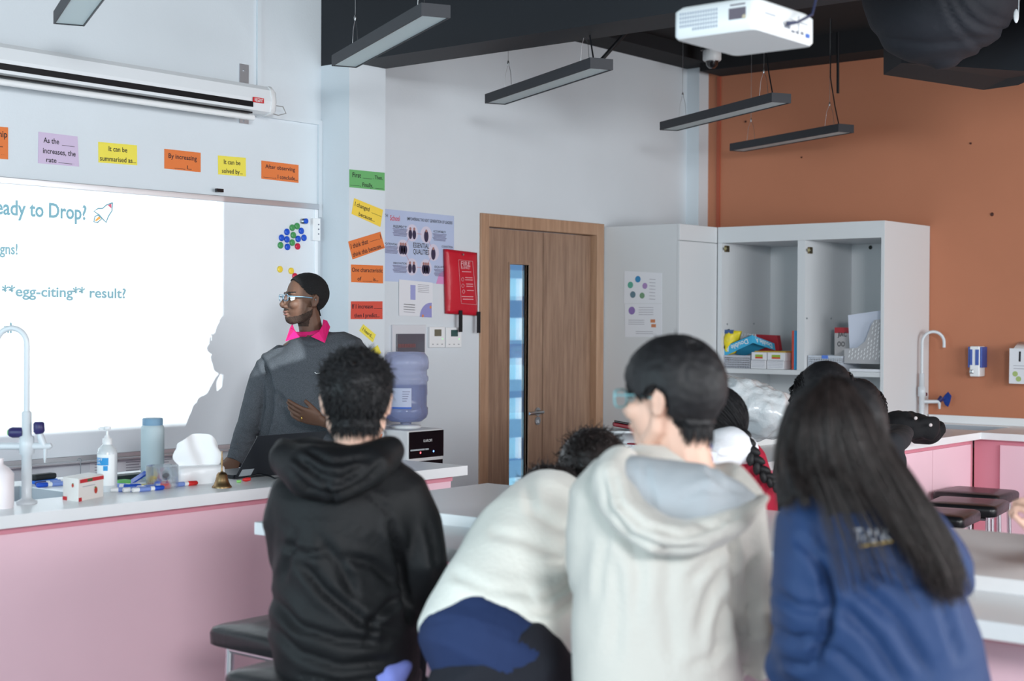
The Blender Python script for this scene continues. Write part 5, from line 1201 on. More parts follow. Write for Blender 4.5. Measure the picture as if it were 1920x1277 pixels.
def short_hair(T, me, lc, parent, n, ln, lift, mat, seed=1, flow=(-.6, 0, -.5), rnd=.5, thick=.0022, base=.010, lo=0.0, curl=0, extra=None, whorl=None, hug=.14):
    """a base layer plus short tapered locks rooted over the scalp"""
    rng = random.Random(seed); mask = hairline(lc, lo)
    if whorl is not None:
        wl = np.array(whorl); mask2 = mask & (np.linalg.norm(lc-wl, axis=1) > .011)
    else: mask2 = mask
    h = shell('hair', me, lc, mask2, base, mat, parent, .002)
    co, nn = npco(me); idx = [i for i in range(len(co)) if mask2[i]]; its = []
    A = T.to_3x3(); fl = (A @ Vector(flow))
    for _ in range(n):
        i = rng.choice(idx); p = Vector(co[i]); nv = Vector(nn[i]); l_ = ln*(.6+.7*rng.random())
        loc = lc[i]; fv = fl
        if abs(loc[1]) > .058 and loc[0] > -.055 and loc[2] < .055: l_ *= .38
        if extra: fv = A @ Vector(extra(loc))
        tn = fv-nv*fv.dot(nv)
        if tn.length < .45: tn = tn+nv.cross(Vector((rng.gauss(0, 1), rng.gauss(0, 1), rng.gauss(0, 1)))).normalized()*.6
        d = (nv*lift+tn*(1-lift)+Vector((rng.gauss(0, rnd), rng.gauss(0, rnd), rng.gauss(0, rnd)))*.5).normalized()
        pts = [p+nv*base*.6]
        for k in range(4):
            if curl:
                d = (d+Vector((rng.gauss(0, curl), rng.gauss(0, curl), rng.gauss(0, curl)))).normalized()
            d = (d-UP*.08+tn*.12-(pts[-1]-T.translation).normalized()*hug).normalized(); q = pts[-1]+d*l_/4
            c0 = Vector(co[i]); 
            pts.append(q)
        its.append((pts, thick*(.6+.8*rng.random()), .0004))
    o = strands('hair_locks', its, mat, h); return h

def hand(mb, wr, d, pn, side, s=1.0, curl=(12, 16, 18, 22), spread=4, thumb=35):
    """wrist point, direction of the fingers, palm normal, side = +1 / -1 the thumb's side"""
    d = d.normalized(); pn = (pn-d*pn.dot(d)).normalized(); w = d.cross(pn)*side
    rings = []
    for t, a, b in ((-.02, .024, .019), (.0, .026, .018), (.02, .034, .015), (.05, .041, .0135), (.078, .041, .011), (.09, .037, .008)):
        c = wr+d*t*s; rings.append([c+w*a*s*math.copysign(abs(math.cos(q))**.8, math.cos(q))+pn*b*s*math.sin(q) for q in [2*math.pi*i/16 for i in range(16)]])
    mb.loft(rings)
    for k, (o_, l_, cu) in enumerate(zip((.030, .010, -.011, -.030), (.072, .080, .074, .058), curl)):
        an = math.radians(spread*(1.5-k)); dd = (d*math.cos(an)+w*math.sin(an)).normalized(); p = wr+d*.078*s+w*o_*s; pts = [p, p+dd*.012*s]
        c_ = 0
        for f_ in (.44, .31, .25):
            c_ += math.radians(cu); v = dd*math.cos(c_)+pn*math.sin(c_); pts.append(pts[-1]+v*l_*f_*s)
        mb.tube(pts, [.0095*s, .0092*s, .0088*s, .0080*s, .0062*s], 10)
    p = wr+d*.012*s+w*.024*s; a = math.radians(thumb); v = (d*math.cos(a)+w*math.sin(a)+pn*.35).normalized(); v2 = (d*math.cos(a*.5)+w*math.sin(a*.5)+pn*.45).normalized()
    mb.tube([p, p+v*.03*s, p+v*.05*s+v2*.012*s, p+v*.05*s+v2*.04*s], [.013*s, .0115*s, .010*s, .008*s], 10)
def vpath(pts): return [at(p[0], p[1], D=p[2]) for p in pts]
def core(mb, torso, arms):       # the body under the clothes
    view_loft(mb, torso, 16)
    for a in arms: mb.tube(vpath(a), [.034]*(len(a)-1)+[.026], 10)
Fh = Vector((F.x, F.y, 0)).normalized(); Rh = Vector((R.x, R.y, 0)).normalized()
def legs_standing(root, hip, mat, shoe, fwd=Fh, half=.10, lean=0, voxel=.014, r0=.095, extra=None):
    right = fwd.cross(UP)
    for s in (-1, 1):
        h = hip+right*s*half; f = Vector((h.x, h.y, 0))+fwd*lean
        fo = MB().loft([[f+fwd*(t)+right*(wv*math.cos(q))+UP*(hv*(.5+.5*math.sin(q))) for q in [2*math.pi*i/14 for i in range(14)]] for t, wv, hv in ((-.09, .02, .05), (-.08, .036, .075), (-.02, .04, .095), (.05, .044, .07), (.12, .046, .05), (.165, .036, .042), (.18, .01, .02))])
        fo.build('shoe', shoe, root)
    mb = MB()
    for s in (-1, 1):
        h = hip+right*s*half*.9; f = Vector((h.x, h.y, .06))+fwd*lean; k = (h+f)/2+fwd*.02
        mb.tube([h, h*.75+k*.25, k*.9+h*.1, k*.6+f*.4, f], [r0, r0*.93, r0*.72, r0*.66, r0*.6], 16)
    if extra: extra(mb)
    return cloth('trousers', mb, mat, root, voxel, 4, (), .004, 7)
def legs_seated(root, hip, mat, shoe, fwd=Fh, half=.09, reach=.36, voxel=.014, footz=.20, r0=.078):
    right = fwd.cross(UP); mb = MB()
    for s in (-1, 1):
        h = hip+right*s*half; k = h+fwd*reach+right*s*.03; k.z = hip.z-.02; f = Vector((k.x, k.y, footz+.05))-fwd*.06
        mb.tube([h-fwd*.04, h+fwd*.1, k], [r0*1.05, r0, r0*.78], 14).tube([k, k*.5+f*.5, f], [r0*.78, r0*.7, r0*.6], 14)
        f2 = Vector((f.x, f.y, footz-.02))
        MB().loft([[f2+fwd*t+right*(wv*math.cos(q))+UP*(hv*(.5+.5*math.sin(q))) for q in [2*math.pi*i/14 for i in range(14)]] for t, wv, hv in ((-.09, .02, .05), (-.08, .036, .075), (-.02, .04, .095), (.05, .044, .07), (.12, .046, .05), (.165, .036, .042), (.18, .01, .02))]).build('shoe', shoe, root)
    mb.ell(hip, (right*.15, fwd*.11, UP*.09), 18, 12)
    return cloth('trousers', mb, mat, root, voxel, 4, (), .003, 7)
navy_t = M('dark_trousers', (26, 28, 38), .85, bump=.2, bs=80); shoe_m = M('shoe_dark', (28, 28, 32), .5); shoe_w = M('shoe_white', (220, 220, 222), .5)
def P_(lb, px, D): q = at(px[0], px[1], D=D); return thing('person', lb, 'person', Vector((q.x, q.y, 0)))

# ------------------------------------------------------------------ the man
DT = 6.45
man = P_('man in a grey sweatshirt with pink collar and glasses looking left', (570, 700), DT)
T = head_frame(571, 561, DT-.02, 118, 0, 0, .95)
mb = MB(); add_head(mb, T, [(-.012, 0, -.05), (-.022, .004, -.10), (-.03, .01, -.15), (-.034, .015, -.20)])
wrist_l = at(602, 789, D=6.06); wrist_r = at(441, 858, D=6.28)
tors = [(580, 640, DT+.02, 50, .07), (588, 700, DT+.03, 72, .09), (588, 800, DT+.02, 72, .10), (586, 870, DT+.02, 78, .10)]
armR = [(515, 665, DT), (490, 720, DT), (471, 780, DT-.07), (455, 825, DT-.14), (441, 858, 6.28)]; armL = [(665, 668, DT), (695, 730, DT), (690, 790, 6.30), (650, 797, 6.14), (612, 791, 6.07)]
core(mb, tors, [armR, armL])
hand(mb, wrist_l, (-R*1.0+UP*.34-F*.05), (UP*.55+F*.75), -1, .98, (8, 14, 18, 22), 3, 22)
hand(mb, wrist_r, (-UP*.55-R*.25-F*.55), (-UP*.5+F*.5), -1, .95, (10, 10, 12, 12), 4, 30)
me = remesh(mb, .0038, 3); lc = shape_face(me, T)
body = link('body', me, skin_d, man); eyes(T, body)
hm = M('hair_teacher', (17, 16, 18), .9, bump=.6, bs=250)
hl2 = lc[:, 2] > np.interp(lc[:, 0], [-.11, -.07, -.045, -.012, .012, .035, .055, .078, .10], [-.075, -.078, -.045, .012, .022, .050, .084, .100, .104])
isH = np.linalg.norm(lc, axis=1) < .17
hl2 &= ~((np.abs(lc[:, 1]) > .0785) & (lc[:, 2] < .026))
shell('hair', me, lc, hl2 & isH, .0055, hm, body, .001)
bz = (lc[:, 2] < np.interp(lc[:, 0], [-.02, .02, .05, .085, .12], [-.035, -.062, -.074, -.080, -.084])) & (lc[:, 0] > -.012) & (lc[:, 2] > -.125) & isH & (lc[:, 0] > -.02-.2*(lc[:, 2]+.03))
shell('beard', me, lc, bz, .0010, M('beard', (58, 43, 36), .95, bump=.6, bs=300, var=.5, vs=400), body)
mu = (np.abs(lc[:, 2]+.048) < .0048) & (lc[:, 0] > .08) & (np.abs(lc[:, 1]) < .027)
shell('moustache', me, lc, mu & isH, .0016, M('beard', (40, 32, 30), .95), body)
for s in (1, -1):
    br = (np.abs(lc[:, 2]-.027-.1*(np.abs(lc[:, 1])-.03)) < .0042) & (lc[:, 1]*s > .012) & (lc[:, 1]*s < .050) & (lc[:, 0] > .05)
    shell('eyebrow', me, lc, br & isH, .0018, hm, body)
lp_ = ((np.abs(lc[:, 2]+.0585) < .0045) | (np.abs(lc[:, 2]+.0698) < .0048)) & (lc[:, 0] > .086) & (np.abs(lc[:, 1]) < .020)
shell('lips', me, lc, lp_ & isH, .0008, lip_d, body)
# glasses
gl = MB(); gm = M('glasses_ice_blue', (112, 142, 162), .35)
for s in (1, -1):
    cy = .0335*s; pts = []
    for a in range(0, 360, 18):
        cx_, sy_ = math.cos(math.radians(a)), math.sin(math.radians(a)); pts.append(T @ Vector((.102-.10*abs(cy+.026*math.copysign(abs(cx_)**.45, cx_))*.35, cy+.026*math.copysign(abs(cx_)**.45, cx_), .006+.0155*math.copysign(abs(sy_)**.5, sy_))))
    gl.tube(pts+[pts[0]], .0014, 6)
    gl.tube([T @ Vector((.100, s*.059, .012)), T @ Vector((.092, s*.074, .011)), T @ Vector((.03, s*.080, .009)), T @ Vector((-.015, s*.084, .004)), T @ Vector((-.032, s*.086, -.012))], [.0026, .0028, .0026, .0022, .002], 6)
gl.tube([T @ Vector((.104, .0085, .010)), T @ Vector((.107, 0, .012)), T @ Vector((.104, -.0085, .010))], .0018, 6)
g_o = gl.build('glasses', gm, body)
ll = MB()
for s in (1, -1):
    ll.add([T @ Vector((.101-.035*abs(.0335*s+dy), .0335*s+dy, .006+dz)) for dy, dz in ((-.024, -.013), (.024, -.013), (.024, .014), (-.024, .014))], [(0, 1, 2, 3)])
ll.build('lenses', M('spectacle_lens', (150, 170, 200), .15, alpha=.08), g_o)
# ring on the finger
q = wrist_l+(-R*.075+UP*.018)+(-UP*.006-F*.024); MB().tube(arc(q, UP, F, .0085, 0, 360, 14), .0012, 6).build('ring', M('gold_ring', (220, 180, 90), .2, 1), body)
# sweatshirt
sw = MB()
view_loft(sw, [(581, 634, DT, 44, .075), (583, 642, DT, 66, .095), (588, 655, DT, 92, .115), (591, 680, DT, 98, .13), (590, 720, DT, 92, .135), (587, 770, DT-.01, 92, .145), (585, 815, DT-.02, 98, .155), (584, 850, DT-.02, 100, .155), (585, 888, DT, 94, .14)], 28, 2.3)
view_loft(sw, [(534, 662, DT, 22, .06), (510, 680, DT, 25, .068), (491, 712, DT, 24, .064), (478, 752, DT-.04, 22, .06), (466, 795, DT-.08, 22, .058), (455, 828, DT-.13, 20, .052), (447, 848, 6.30, 19, .045)], 18)
view_loft(sw, [(652, 652, DT, 26, .07), (674, 672, DT, 25, .068), (694, 715, DT, 24, .064), (703, 755, DT-.05, 23, .06), (694, 786, 6.32, 22, .055), (660, 798, 6.18, 20, .05), (630, 795, 6.1, 18, .045)], 18)
cr = [([(490, 672), (505, 705), (512, 735), (508, 770), (498, 815), (488, 850)], 4, .016), ([(520, 690), (545, 700), (585, 706)], 4, .004), ([(512, 735), (540, 755), (590, 765)], 4, .007), ([(515, 728), (530, 745), (535, 775)], 4, .006),
      ([(500, 830), (540, 845), (600, 850)], 5, .005), ([(505, 790), (540, 812), (590, 818)], 5, .005), ([(462, 760), (480, 768), (500, 765)], 3, .005), ([(450, 800), (470, 806), (488, 800)], 3, .005), ([(440, 830), (458, 836), (474, 832)], 3, .006), ([(448, 815), (465, 822), (482, 816)], 3, .004), ([(560, 640), (580, 649), (603, 645)], 2.0, .004)]
gs = M('grey_heather', (72, 76, 82), .95, bump=.35, bs=320, var=.3, vs=260)
shirt = cloth('sweatshirt', sw, gs, man, .0075, 4, cr, .0035, 7)
MB().tube(vpath([(447, 850, 6.30), (443, 860, 6.29), (439, 867, 6.28)]), [.043, .040, .036], 20).build('cuff', gs, shirt)
# white tick on the chest
q = at(596, 700, D=DT-.152); MB().tube([at(590, 698, D=DT-.158), at(593, 700.5, D=DT-.158), at(602, 699, D=DT-.157)], [.0012, .0022, .0008], 6).build('chest_mark', white_pl, shirt)
# neckband + collar
pk = M('pink_polo', (214, 24, 112), .8, bump=.2, bs=150)
def flap(pts, th=.004):
    mb = MB(); front = [at(x, y, D=d) for x, y, d in pts]; return mb.prism(front, F*th)
col = flap([(548, 607, DT-.03), (552, 618, DT-.11), (562, 632, DT-.135), (535, 640, DT-.135), (544, 614, DT-.07)])
col.prism([at(x, y, D=d) for x, y, d in [(606, 599, DT-.02), (613, 601, DT+.0), (619, 613, DT-.03), (609, 643, DT-.125), (583, 631, DT-.135), (598, 622, DT-.115), (604, 611, DT-.08)]], F*.004)
ringp = []
for k, sc2 in ((0, 1.0), (1, 1.0)):
    ringp.append([at(580+31*math.cos(math.radians(a))*(1.05 if k else 1), (633 if k else 622)-6*math.sin(math.radians(a))*0-(10*math.cos(math.radians(a))*(-.4) if 0 else 0)-(6 if math.cos(math.radians(a)) > 0 else 0)*math.cos(math.radians(a)), D=DT+.0+.07*math.sin(math.radians(a))) for a in range(0, 360, 15)])
col.loft(ringp, cap=False)
o = col.build('collar', pk, shirt); s_ = o.modifiers.new('s', 'SOLIDIFY'); s_.thickness = .003
legs_standing(man, at(585, 885, D=DT)+Vector((0, 0, -.01)), M('navy_chinos', (40, 44, 60), .8), shoe_m, -Fh, .10, 0, .016, .10)

# ------------------------------------------------------------------ boy in the black jacket
D1 = 3.65
b1_ = P_('boy in a black hooded jacket seen from behind, leftmost student', (650, 1100), D1)
T = head_frame(668, 752, D1, 4, 6, 0, .96)
mb = MB(); add_head(mb, T, [(-.022, 0, -.04), (-.036, 0, -.09), (-.05, 0, -.14), (-.055, 0, -.19)])
core(mb, [(650, 880, D1, 75, .06), (650, 960, D1, 90, .08), (650, 1100, D1, 85, .09), (655, 1230, D1, 90, .10)], [[(560, 930, D1), (540, 1010, D1), (550, 1080, 3.75), (580, 1040, 4.05), (600, 985, 4.22)], [(760, 930, D1), (795, 1010, D1), (800, 1090, 3.7), (770, 1050, 4.0), (745, 985, 4.2)]])
hand(mb, at(600, 983, D=4.22), Fh, -UP, 1, .9); hand(mb, at(745, 983, D=4.2), Fh-Rh*.3, -UP, -1, .9)
me = remesh(mb, .0048, 3); lc = shape_face(me, T); body = link('body', me, skin_l, b1_); eyes(T, body)
short_hair(T, me, lc, body, 6500, .030, .26, hair_m, 11, rnd=.45, thick=.0026, base=.016, lo=.010, extra=lambda l: (-.2+(l[0]+.03)*6, l[1]*7, float(np.interp(l[2], [.0, .07], [-1.0, .4]))), whorl=(-.085, .004, .078))
jm = M('black_shell_jacket', (19, 20, 23), .62, bump=.12, bs=120, spec=.35)
jb = MB()
view_loft(jb, [(645, 846, D1, 60, .075), (645, 868, D1, 92, .10), (648, 892, D1, 125, .125), (652, 925, D1, 146, .15), (652, 975, D1, 142, .165), (640, 1040, D1, 124, .17), (638, 1100, D1, 126, .175), (644, 1170, D1, 138, .18), (654, 1230, D1, 134, .18), (664, 1290, D1, 124, .17)], 32, 2.2)
view_loft(jb, [(590, 900, D1, 44, .10), (548, 925, D1, 42, .09), (533, 975, D1, 38, .08), (536, 1030, 3.68, 34, .075), (548, 1075, 3.78, 32, .065), (572, 1050, 4.0, 27, .055), (596, 1000, 4.16, 22, .045)], 20)
view_loft(jb, [(715, 895, D1, 46, .10), (762, 925, D1, 46, .09), (788, 985, D1, 44, .085), (798, 1050, D1-.02, 41, .08), (797, 1105, D1+.02, 39, .075), (785, 1090, 3.9, 30, .06), (755, 1010, 4.12, 24, .05)], 20)
cr = [([(500, 984), (560, 984), (640, 989), (700, 1003), (752, 1042)], 2.4, .0042), ([(733, 985), (748, 1040), (757, 1100), (764, 1160)], 7, .022), ([(556, 1000), (540, 1050), (528, 1085)], 6, .010),
      ([(560, 1050), (610, 1110), (680, 1165), (740, 1185)], 9, .014), ([(650, 1045), (700, 1058), (742, 1095)], 8, .012), ([(510, 1120), (560, 1175), (640, 1200), (720, 1205)], 8, .012), ([(505, 1170), (560, 1225), (640, 1250), (730, 1240)], 8, .010),
      ([(600, 1010), (640, 1060), (665, 1120)], 9, .008), ([(745, 1120), (700, 1160), (690, 1200)], 7, .010), ([(530, 1020), (575, 1040), (610, 1035)], 7, .009), ([(800, 980), (815, 1030), (820, 1080)], 6, .007), ([(690, 925), (730, 960), (740, 1000)], 5, .006), ([(560, 1265), (640, 1280), (760, 1262)], 4, .006)]
jk1 = cloth('jacket', jb, jm, b1_, .010, 4, cr, .004, 6, seed=3)
hd_ = MB(); view_loft(hd_, [(548, 850, 3.60, 22, .05), (556, 868, 3.54, 40, .075), (592, 886, 3.49, 54, .09), (636, 892, 3.475, 56, .095), (684, 876, 3.50, 46, .085), (715, 858, 3.56, 32, .06), (724, 846, 3.62, 18, .04)], 24)
view_loft(hd_, [(555, 845, 3.62, 24, .05), (575, 838, 3.60, 24, .06), (600, 850, 3.56, 26, .05), (650, 862, 3.54, 24, .05), (700, 852, 3.57, 22, .05)], 18)
cr = [([(545, 880), (575, 915), (625, 928), (680, 905), (715, 872)], 5, .010), ([(560, 862), (600, 892), (640, 900), (675, 880)], 6, .014), ([(610, 900), (622, 925), (626, 945)], 4, .008), ([(570, 845), (620, 868), (690, 860)], 5, .008)]
cloth('hood', hd_, jm, jk1, .009, 4, cr, .006, 8, seed=5)
sh_ = MB(); view_loft(sh_, [(700, 1285, D1-.10, 50, .06), (740, 1266, D1-.12, 30, .05), (768, 1245, D1-.10, 8, .02)], 16); cloth('shirt_hem', sh_, M('periwinkle_shirt', (128, 138, 214), .8), b1_, .009, 2, (), .003)
legs_seated(b1_, at(655, 1262, D=D1+.02)+UP*.10, navy_t, shoe_m, Fh, .09, .28)

# ------------------------------------------------------------------ boy bending over the island
D2 = 3.38
b2_ = P_('person in a white top and dark trousers bending over the island table', (935, 1200), D2)
T = head_frame(1112, 900, 4.02, -6, 42, 0, .98)
mb = MB(); add_head(mb, T, [(-.022, 0, -.04), (-.03, 0, -.09), (-.04, 0, -.14), (-.045, 0, -.17)])
core(mb, [(1050, 930, 3.92, 60, .06), (1000, 1020, 3.70, 80, .08), (945, 1140, 3.45, 90, .10)], [[(1010, 930, 3.92), (985, 960, 4.15), (1010, 960, 4.3)], [(1090, 930, 3.92), (1130, 960, 4.1), (1120, 950, 4.3)]])
hand(mb, at(1012, 945, D=4.3), Fh+Rh*.6, -UP, 1, .85); hand(mb, at(1118, 945, D=4.3), Fh-Rh*.6, -UP, -1, .85)
me = remesh(mb, .0055, 3); lc = shape_face(me, T); body = link('body', me, skin_l, b2_); eyes(T, body)
short_hair(T, me, lc, body, 4200, .042, .65, hair_b, 21, rnd=.9, thick=.0020, base=.022, curl=.9)
wt = M('white_fleece', (238, 238, 230), .9, bump=.25, bs=70, sheen=.3)
jb = MB()
view_loft(jb, [(904, 1238, 3.31, 139, .15), (930, 1192, 3.345, 144, .157), (960, 1126, 3.43, 136, .155), (990, 1040, 3.58, 120, .15), (1018, 1000, 3.70, 108, .14), (1036, 966, 3.82, 90, .115), (1050, 944, 3.90, 64, .085)], 32, 2.3)
view_loft(jb, [(1010, 938, 3.86, 36, .07), (985, 940, 3.98, 30, .07), (985, 955, 4.12, 26, .05)], 16); view_loft(jb, [(1100, 940, 3.86, 38, .07), (1135, 945, 4.0, 32, .07), (1125, 950, 4.16, 24, .05)], 16)
cr = [([(985, 905), (1000, 960), (1050, 990), (1080, 995)], 10, .005), ([(1075, 1120), (1040, 1150), (1000, 1150)], 6, .007), ([(1080, 1080), (1050, 1110), (1020, 1120)], 6, .006), ([(1080, 1040), (1055, 1060), (1030, 1060)], 6, .005), ([(860, 1080), (920, 1105), (990, 1110)], 10, .004), ([(930, 1000), (980, 1010), (1050, 1040)], 10, .004)]
cloth('sweater', jb, wt, b2_, .010, 5, cr, .003, 5)
nb = MB(); view_loft(nb, [(906, 1262, 3.29, 138, .155), (918, 1238, 3.30, 145, .162), (934, 1208, 3.33, 142, .153)], 32, 2.3)
cloth('navy_shirt_hem', nb, M('navy_cotton', (32, 50, 92), .85, bump=.2, bs=60), b2_, .010, 3, [([(795, 1170), (850, 1160), (920, 1180), (1000, 1215), (1070, 1235)], 3, .003)], .003)
def hips(mb):
    view_loft(mb, [(935, 1390, 3.40, 130, .15), (935, 1330, 3.36, 146, .165), (934, 1270, 3.33, 153, .175), (924, 1262, 3.305, 150, .176), (908, 1238, 3.31, 145, .168)], 30, 2.4)
legs_standing(b2_, at(935, 1360, D=3.42), navy_t, shoe_m, Fh, .085, 0, .012, .10, hips)

# ------------------------------------------------------------------ boy in the cream hoodie
D3 = 3.02
b3_ = P_('boy in a cream hoodie with glasses, centre front, seen from behind', (1240, 1100), D3)
T = head_frame(1256, 746, D3+.0, 54, 4, 0, .94)
mb = MB(); add_head(mb, T, [(-.022, 0, -.04), (-.030, 0, -.10), (-.036, 0, -.15), (-.04, 0, -.20)])
core(mb, [(1255, 880, D3, 80, .06), (1245, 960, D3, 110, .08), (1240, 1100, D3, 100, .09), (1230, 1280, D3, 110, .10)], [[(1110, 930, D3), (1100, 1040, D3), (1115, 1120, 3.1), (1150, 1080, 3.4), (1175, 1045, 3.62)], [(1390, 950, D3), (1410, 1060, D3), (1415, 1150, 3.0), (1400, 1180, 3.2), (1370, 1080, 3.5)]])
hand(mb, at(1175, 1035, D=3.62), Fh, -UP, 1, .9); hand(mb, at(1372, 1060, D=3.52), Fh-Rh*.2, -UP, -1, .9)
me = remesh(mb, .0045, 3); lc = shape_face(me, T); body = link('body', me, skin_l, b3_); eyes(T, body)
lpm = ((np.abs(lc[:, 2]+.0585) < .0045) | (np.abs(lc[:, 2]+.0698) < .0048)) & (lc[:, 0] > .086) & (np.abs(lc[:, 1]) < .020)
shell('lips', me, lc, lpm & (np.linalg.norm(lc, axis=1) < .17), .0008, lip_l, body)
short_hair(T, me, lc, body, 6500, .038, .05, hair_m, 31, rnd=.12, thick=.0024, base=.021, lo=.020, extra=lambda l: (l[0]*4+.1, l[1]*5, float(np.interp(l[2], [.05, .11], [-1.4, -.3]))), whorl=(-.072, .020, .095))
gl = MB(); gm2 = M('glasses_teal', (120, 176, 184), .3)
for s in (1, -1):
    pts = [T @ Vector((.104, .0335*s+.025*math.copysign(abs(math.cos(a))**.5, math.cos(a)), .004+.019*math.copysign(abs(math.sin(a))**.6, math.sin(a)))) for a in [math.radians(q) for q in range(0, 360, 20)]]
    gl.tube(pts+[pts[0]], .0022, 6); gl.tube([T @ Vector((.102, s*.058, .012)), T @ Vector((.04, s*.076, .010)), T @ Vector((-.02, s*.086, .0))], .002, 6)
gl.tube([T @ Vector((.106, .009, .008)), T @ Vector((.106, -.009, .008))], .002, 6); gl.build('glasses', gm2, body)
cm_ = M('cream_fleece', (207, 204, 197), .9, bump=.22, bs=90, sheen=.3)
jb = MB()
view_loft(jb, [(1252, 862, D3, 84, .08), (1250, 880, D3, 120, .10), (1248, 905, D3, 160, .125), (1248, 945, D3, 180, .15), (1246, 1000, D3, 175, .16), (1236, 1060, D3, 158, .165), (1230, 1150, D3, 155, .17), (1230, 1230, D3, 158, .175), (1230, 1310, D3, 160, .175)], 32, 2.3)
view_loft(jb, [(1150, 900, D3, 52, .10), (1105, 935, D3, 45, .09), (1096, 1000, D3, 40, .085), (1098, 1060, D3+.02, 38, .08), (1112, 1110, 3.12, 36, .07), (1145, 1085, 3.36, 28, .055), (1170, 1050, 3.56, 22, .045)], 20)
view_loft(jb, [(1345, 905, D3, 55, .10), (1393, 945, D3, 46, .095), (1405, 1005, D3, 40, .085), (1411, 1080, D3, 38, .08), (1413, 1160, D3, 38, .08), (1414, 1215, D3+.04, 37, .078), (1408, 1225, 3.18, 32, .065), (1380, 1130, 3.42, 24, .05)], 20)
cr = [([(1372, 985), (1372, 1080), (1378, 1170), (1388, 1250)], 6, .016), ([(1140, 1010), (1128, 1060), (1124, 1120)], 7, .007), ([(1360, 1060), (1330, 1110), (1310, 1180)], 9, .007), ([(1365, 1120), (1345, 1170), (1340, 1230)], 8, .007), ([(1150, 1050), (1160, 1140), (1150, 1230)], 12, .005),
      ([(1340, 1010), (1365, 1030), (1385, 1060)], 7, .008), ([(1425, 1040), (1400, 1060), (1388, 1090)], 6, .007), ([(1430, 1120), (1405, 1130), (1390, 1150)], 6, .006), ([(1430, 1180), (1405, 1185), (1392, 1200)], 6, .006), ([(1260, 1020), (1250, 1120), (1262, 1220)], 14, .004), ([(1180, 1000), (1200, 1080), (1190, 1160)], 12, .005), ([(1352, 1000), (1330, 1050), (1290, 1090)], 8, .006), ([(1362, 1200), (1330, 1235), (1290, 1250)], 8, .006)]
h3 = cloth('hoodie', jb, cm_, b3_, .010, 4, cr, .005, 5, seed=9)
hd_ = MB(); view_loft(hd_, [(1178, 858, 2.99, 16, .03), (1150, 880, 2.94, 34, .06), (1150, 915, 2.88, 42, .07), (1182, 966, 2.84, 42, .075), (1236, 1003, 2.82, 40, .08), (1300, 1012, 2.82, 36, .075), (1362, 986, 2.85, 30, .065), (1408, 952, 2.90, 19, .045), (1428, 934, 2.94, 13, .03)], 22)
cr = [([(1128, 890), (1140, 950), (1182, 1000), (1250, 1032), (1320, 1030)], 5, .009), ([(1150, 890), (1162, 945), (1205, 985), (1280, 1005), (1350, 985)], 5, .008), ([(1175, 880), (1195, 930), (1220, 950)], 4, .006), ([(1300, 985), (1340, 985), (1385, 965)], 4, .007)]
cloth('hood', hd_, cm_, h3, .009, 4, cr, .006, 8, seed=2)
ln_ = MB(); view_loft(ln_, [(1168, 874, 2.96, 20, .05), (1195, 900, 2.92, 46, .08), (1250, 925, 2.895, 66, .09), (1308, 932, 2.895, 66, .09), (1360, 934, 2.91, 44, .07), (1406, 936, 2.93, 17, .04)], 22)
cr = [([(1210, 870), (1215, 910), (1225, 945)], 6, .005), ([(1280, 930), (1320, 915), (1370, 925)], 6, .006), ([(1330, 880), (1350, 905), (1395, 925)], 5, .006)]
cloth('hood_lining', ln_, M('blue_grey_lining', (174, 181, 187), .9, bump=.2, bs=90), h3, .009, 4, cr, .005, 8, seed=6)
cl = MB(); cl.tube([at(1262+66*math.cos(math.radians(a)), 843-5*math.cos(math.radians(a))+4*math.sin(math.radians(a)), D=D3+.02-.062*math.sin(math.radians(a))) for a in range(0, 361, 15)], .009, 10); cl.build('navy_collar', M('navy_rib', (44, 58, 120), .9), h3)
legs_standing(b3_, at(1230, 1330, D=D3+.02), navy_t, shoe_w, Fh, .085, 0, .014, .09)

# ------------------------------------------------------------------ girl in the blue jacket
D4 = 2.65
g4_ = P_('girl with long dark hair in a blue jacket, rightmost student in front', (1640, 1200), D4)
T = head_frame(1557, 838, D4, 22, 8, 0, .94)
mb = MB(); add_head(mb, T)
core(mb, [(1580, 960, D4, 90, .06), (1610, 1030, D4, 110, .08), (1640, 1150, D4, 110, .09), (1650, 1300, D4, 120, .10)], [[(1500, 1000, D4), (1490, 1100, D4), (1500, 1200, 2.68), (1520, 1180, 2.95), (1540, 1110, 3.2)], [(1730, 980, D4), (1765, 1050, 2.75), (1770, 1090, 2.9), (1745, 1085, 3.12), (1720, 1080, 3.25)]])
hand(mb, at(1540, 1100, D=3.22), Fh, -UP, 1, .85); hand(mb, at(1720, 1075, D=3.27), Fh-Rh*.3, -UP, -1, .85)
me = remesh(mb, .005, 3); lc = shape_face(me, T); body = link('body', me, skin_l, g4_); eyes(T, body)
bm_ = M('blue_jacket', (36, 60, 102), .6, bump=.12, bs=150, spec=.35)
jb = MB()
view_loft(jb, [(1570, 918, D4, 60, .07), (1580, 940, D4, 92, .09), (1595, 970, D4, 130, .12), (1608, 1010, D4, 150, .14), (1622, 1070, D4, 158, .15), (1640, 1140, D4, 164, .16), (1660, 1210, D4, 174, .165), (1672, 1320, D4, 182, .17)], 32, 2.3)
view_loft(jb, [(1545, 950, D4, 55, .09), (1506, 985, D4-.01, 50, .09), (1494, 1050, D4-.03, 44, .085), (1494, 1130, D4-.03, 44, .085), (1498, 1220, D4, 46, .085), (1504, 1290, 2.70, 44, .08), (1520, 1220, 2.95, 32, .06), (1540, 1130, 3.15, 24, .045)], 22)
view_loft(jb, [(1660, 955, D4, 55, .09), (1722, 985, D4, 52, .09), (1757, 1030, 2.70, 50, .085), (1770, 1062, 2.80, 44, .075), (1760, 1085, 2.98, 34, .06), (1735, 1085, 3.14, 26, .05)], 22)
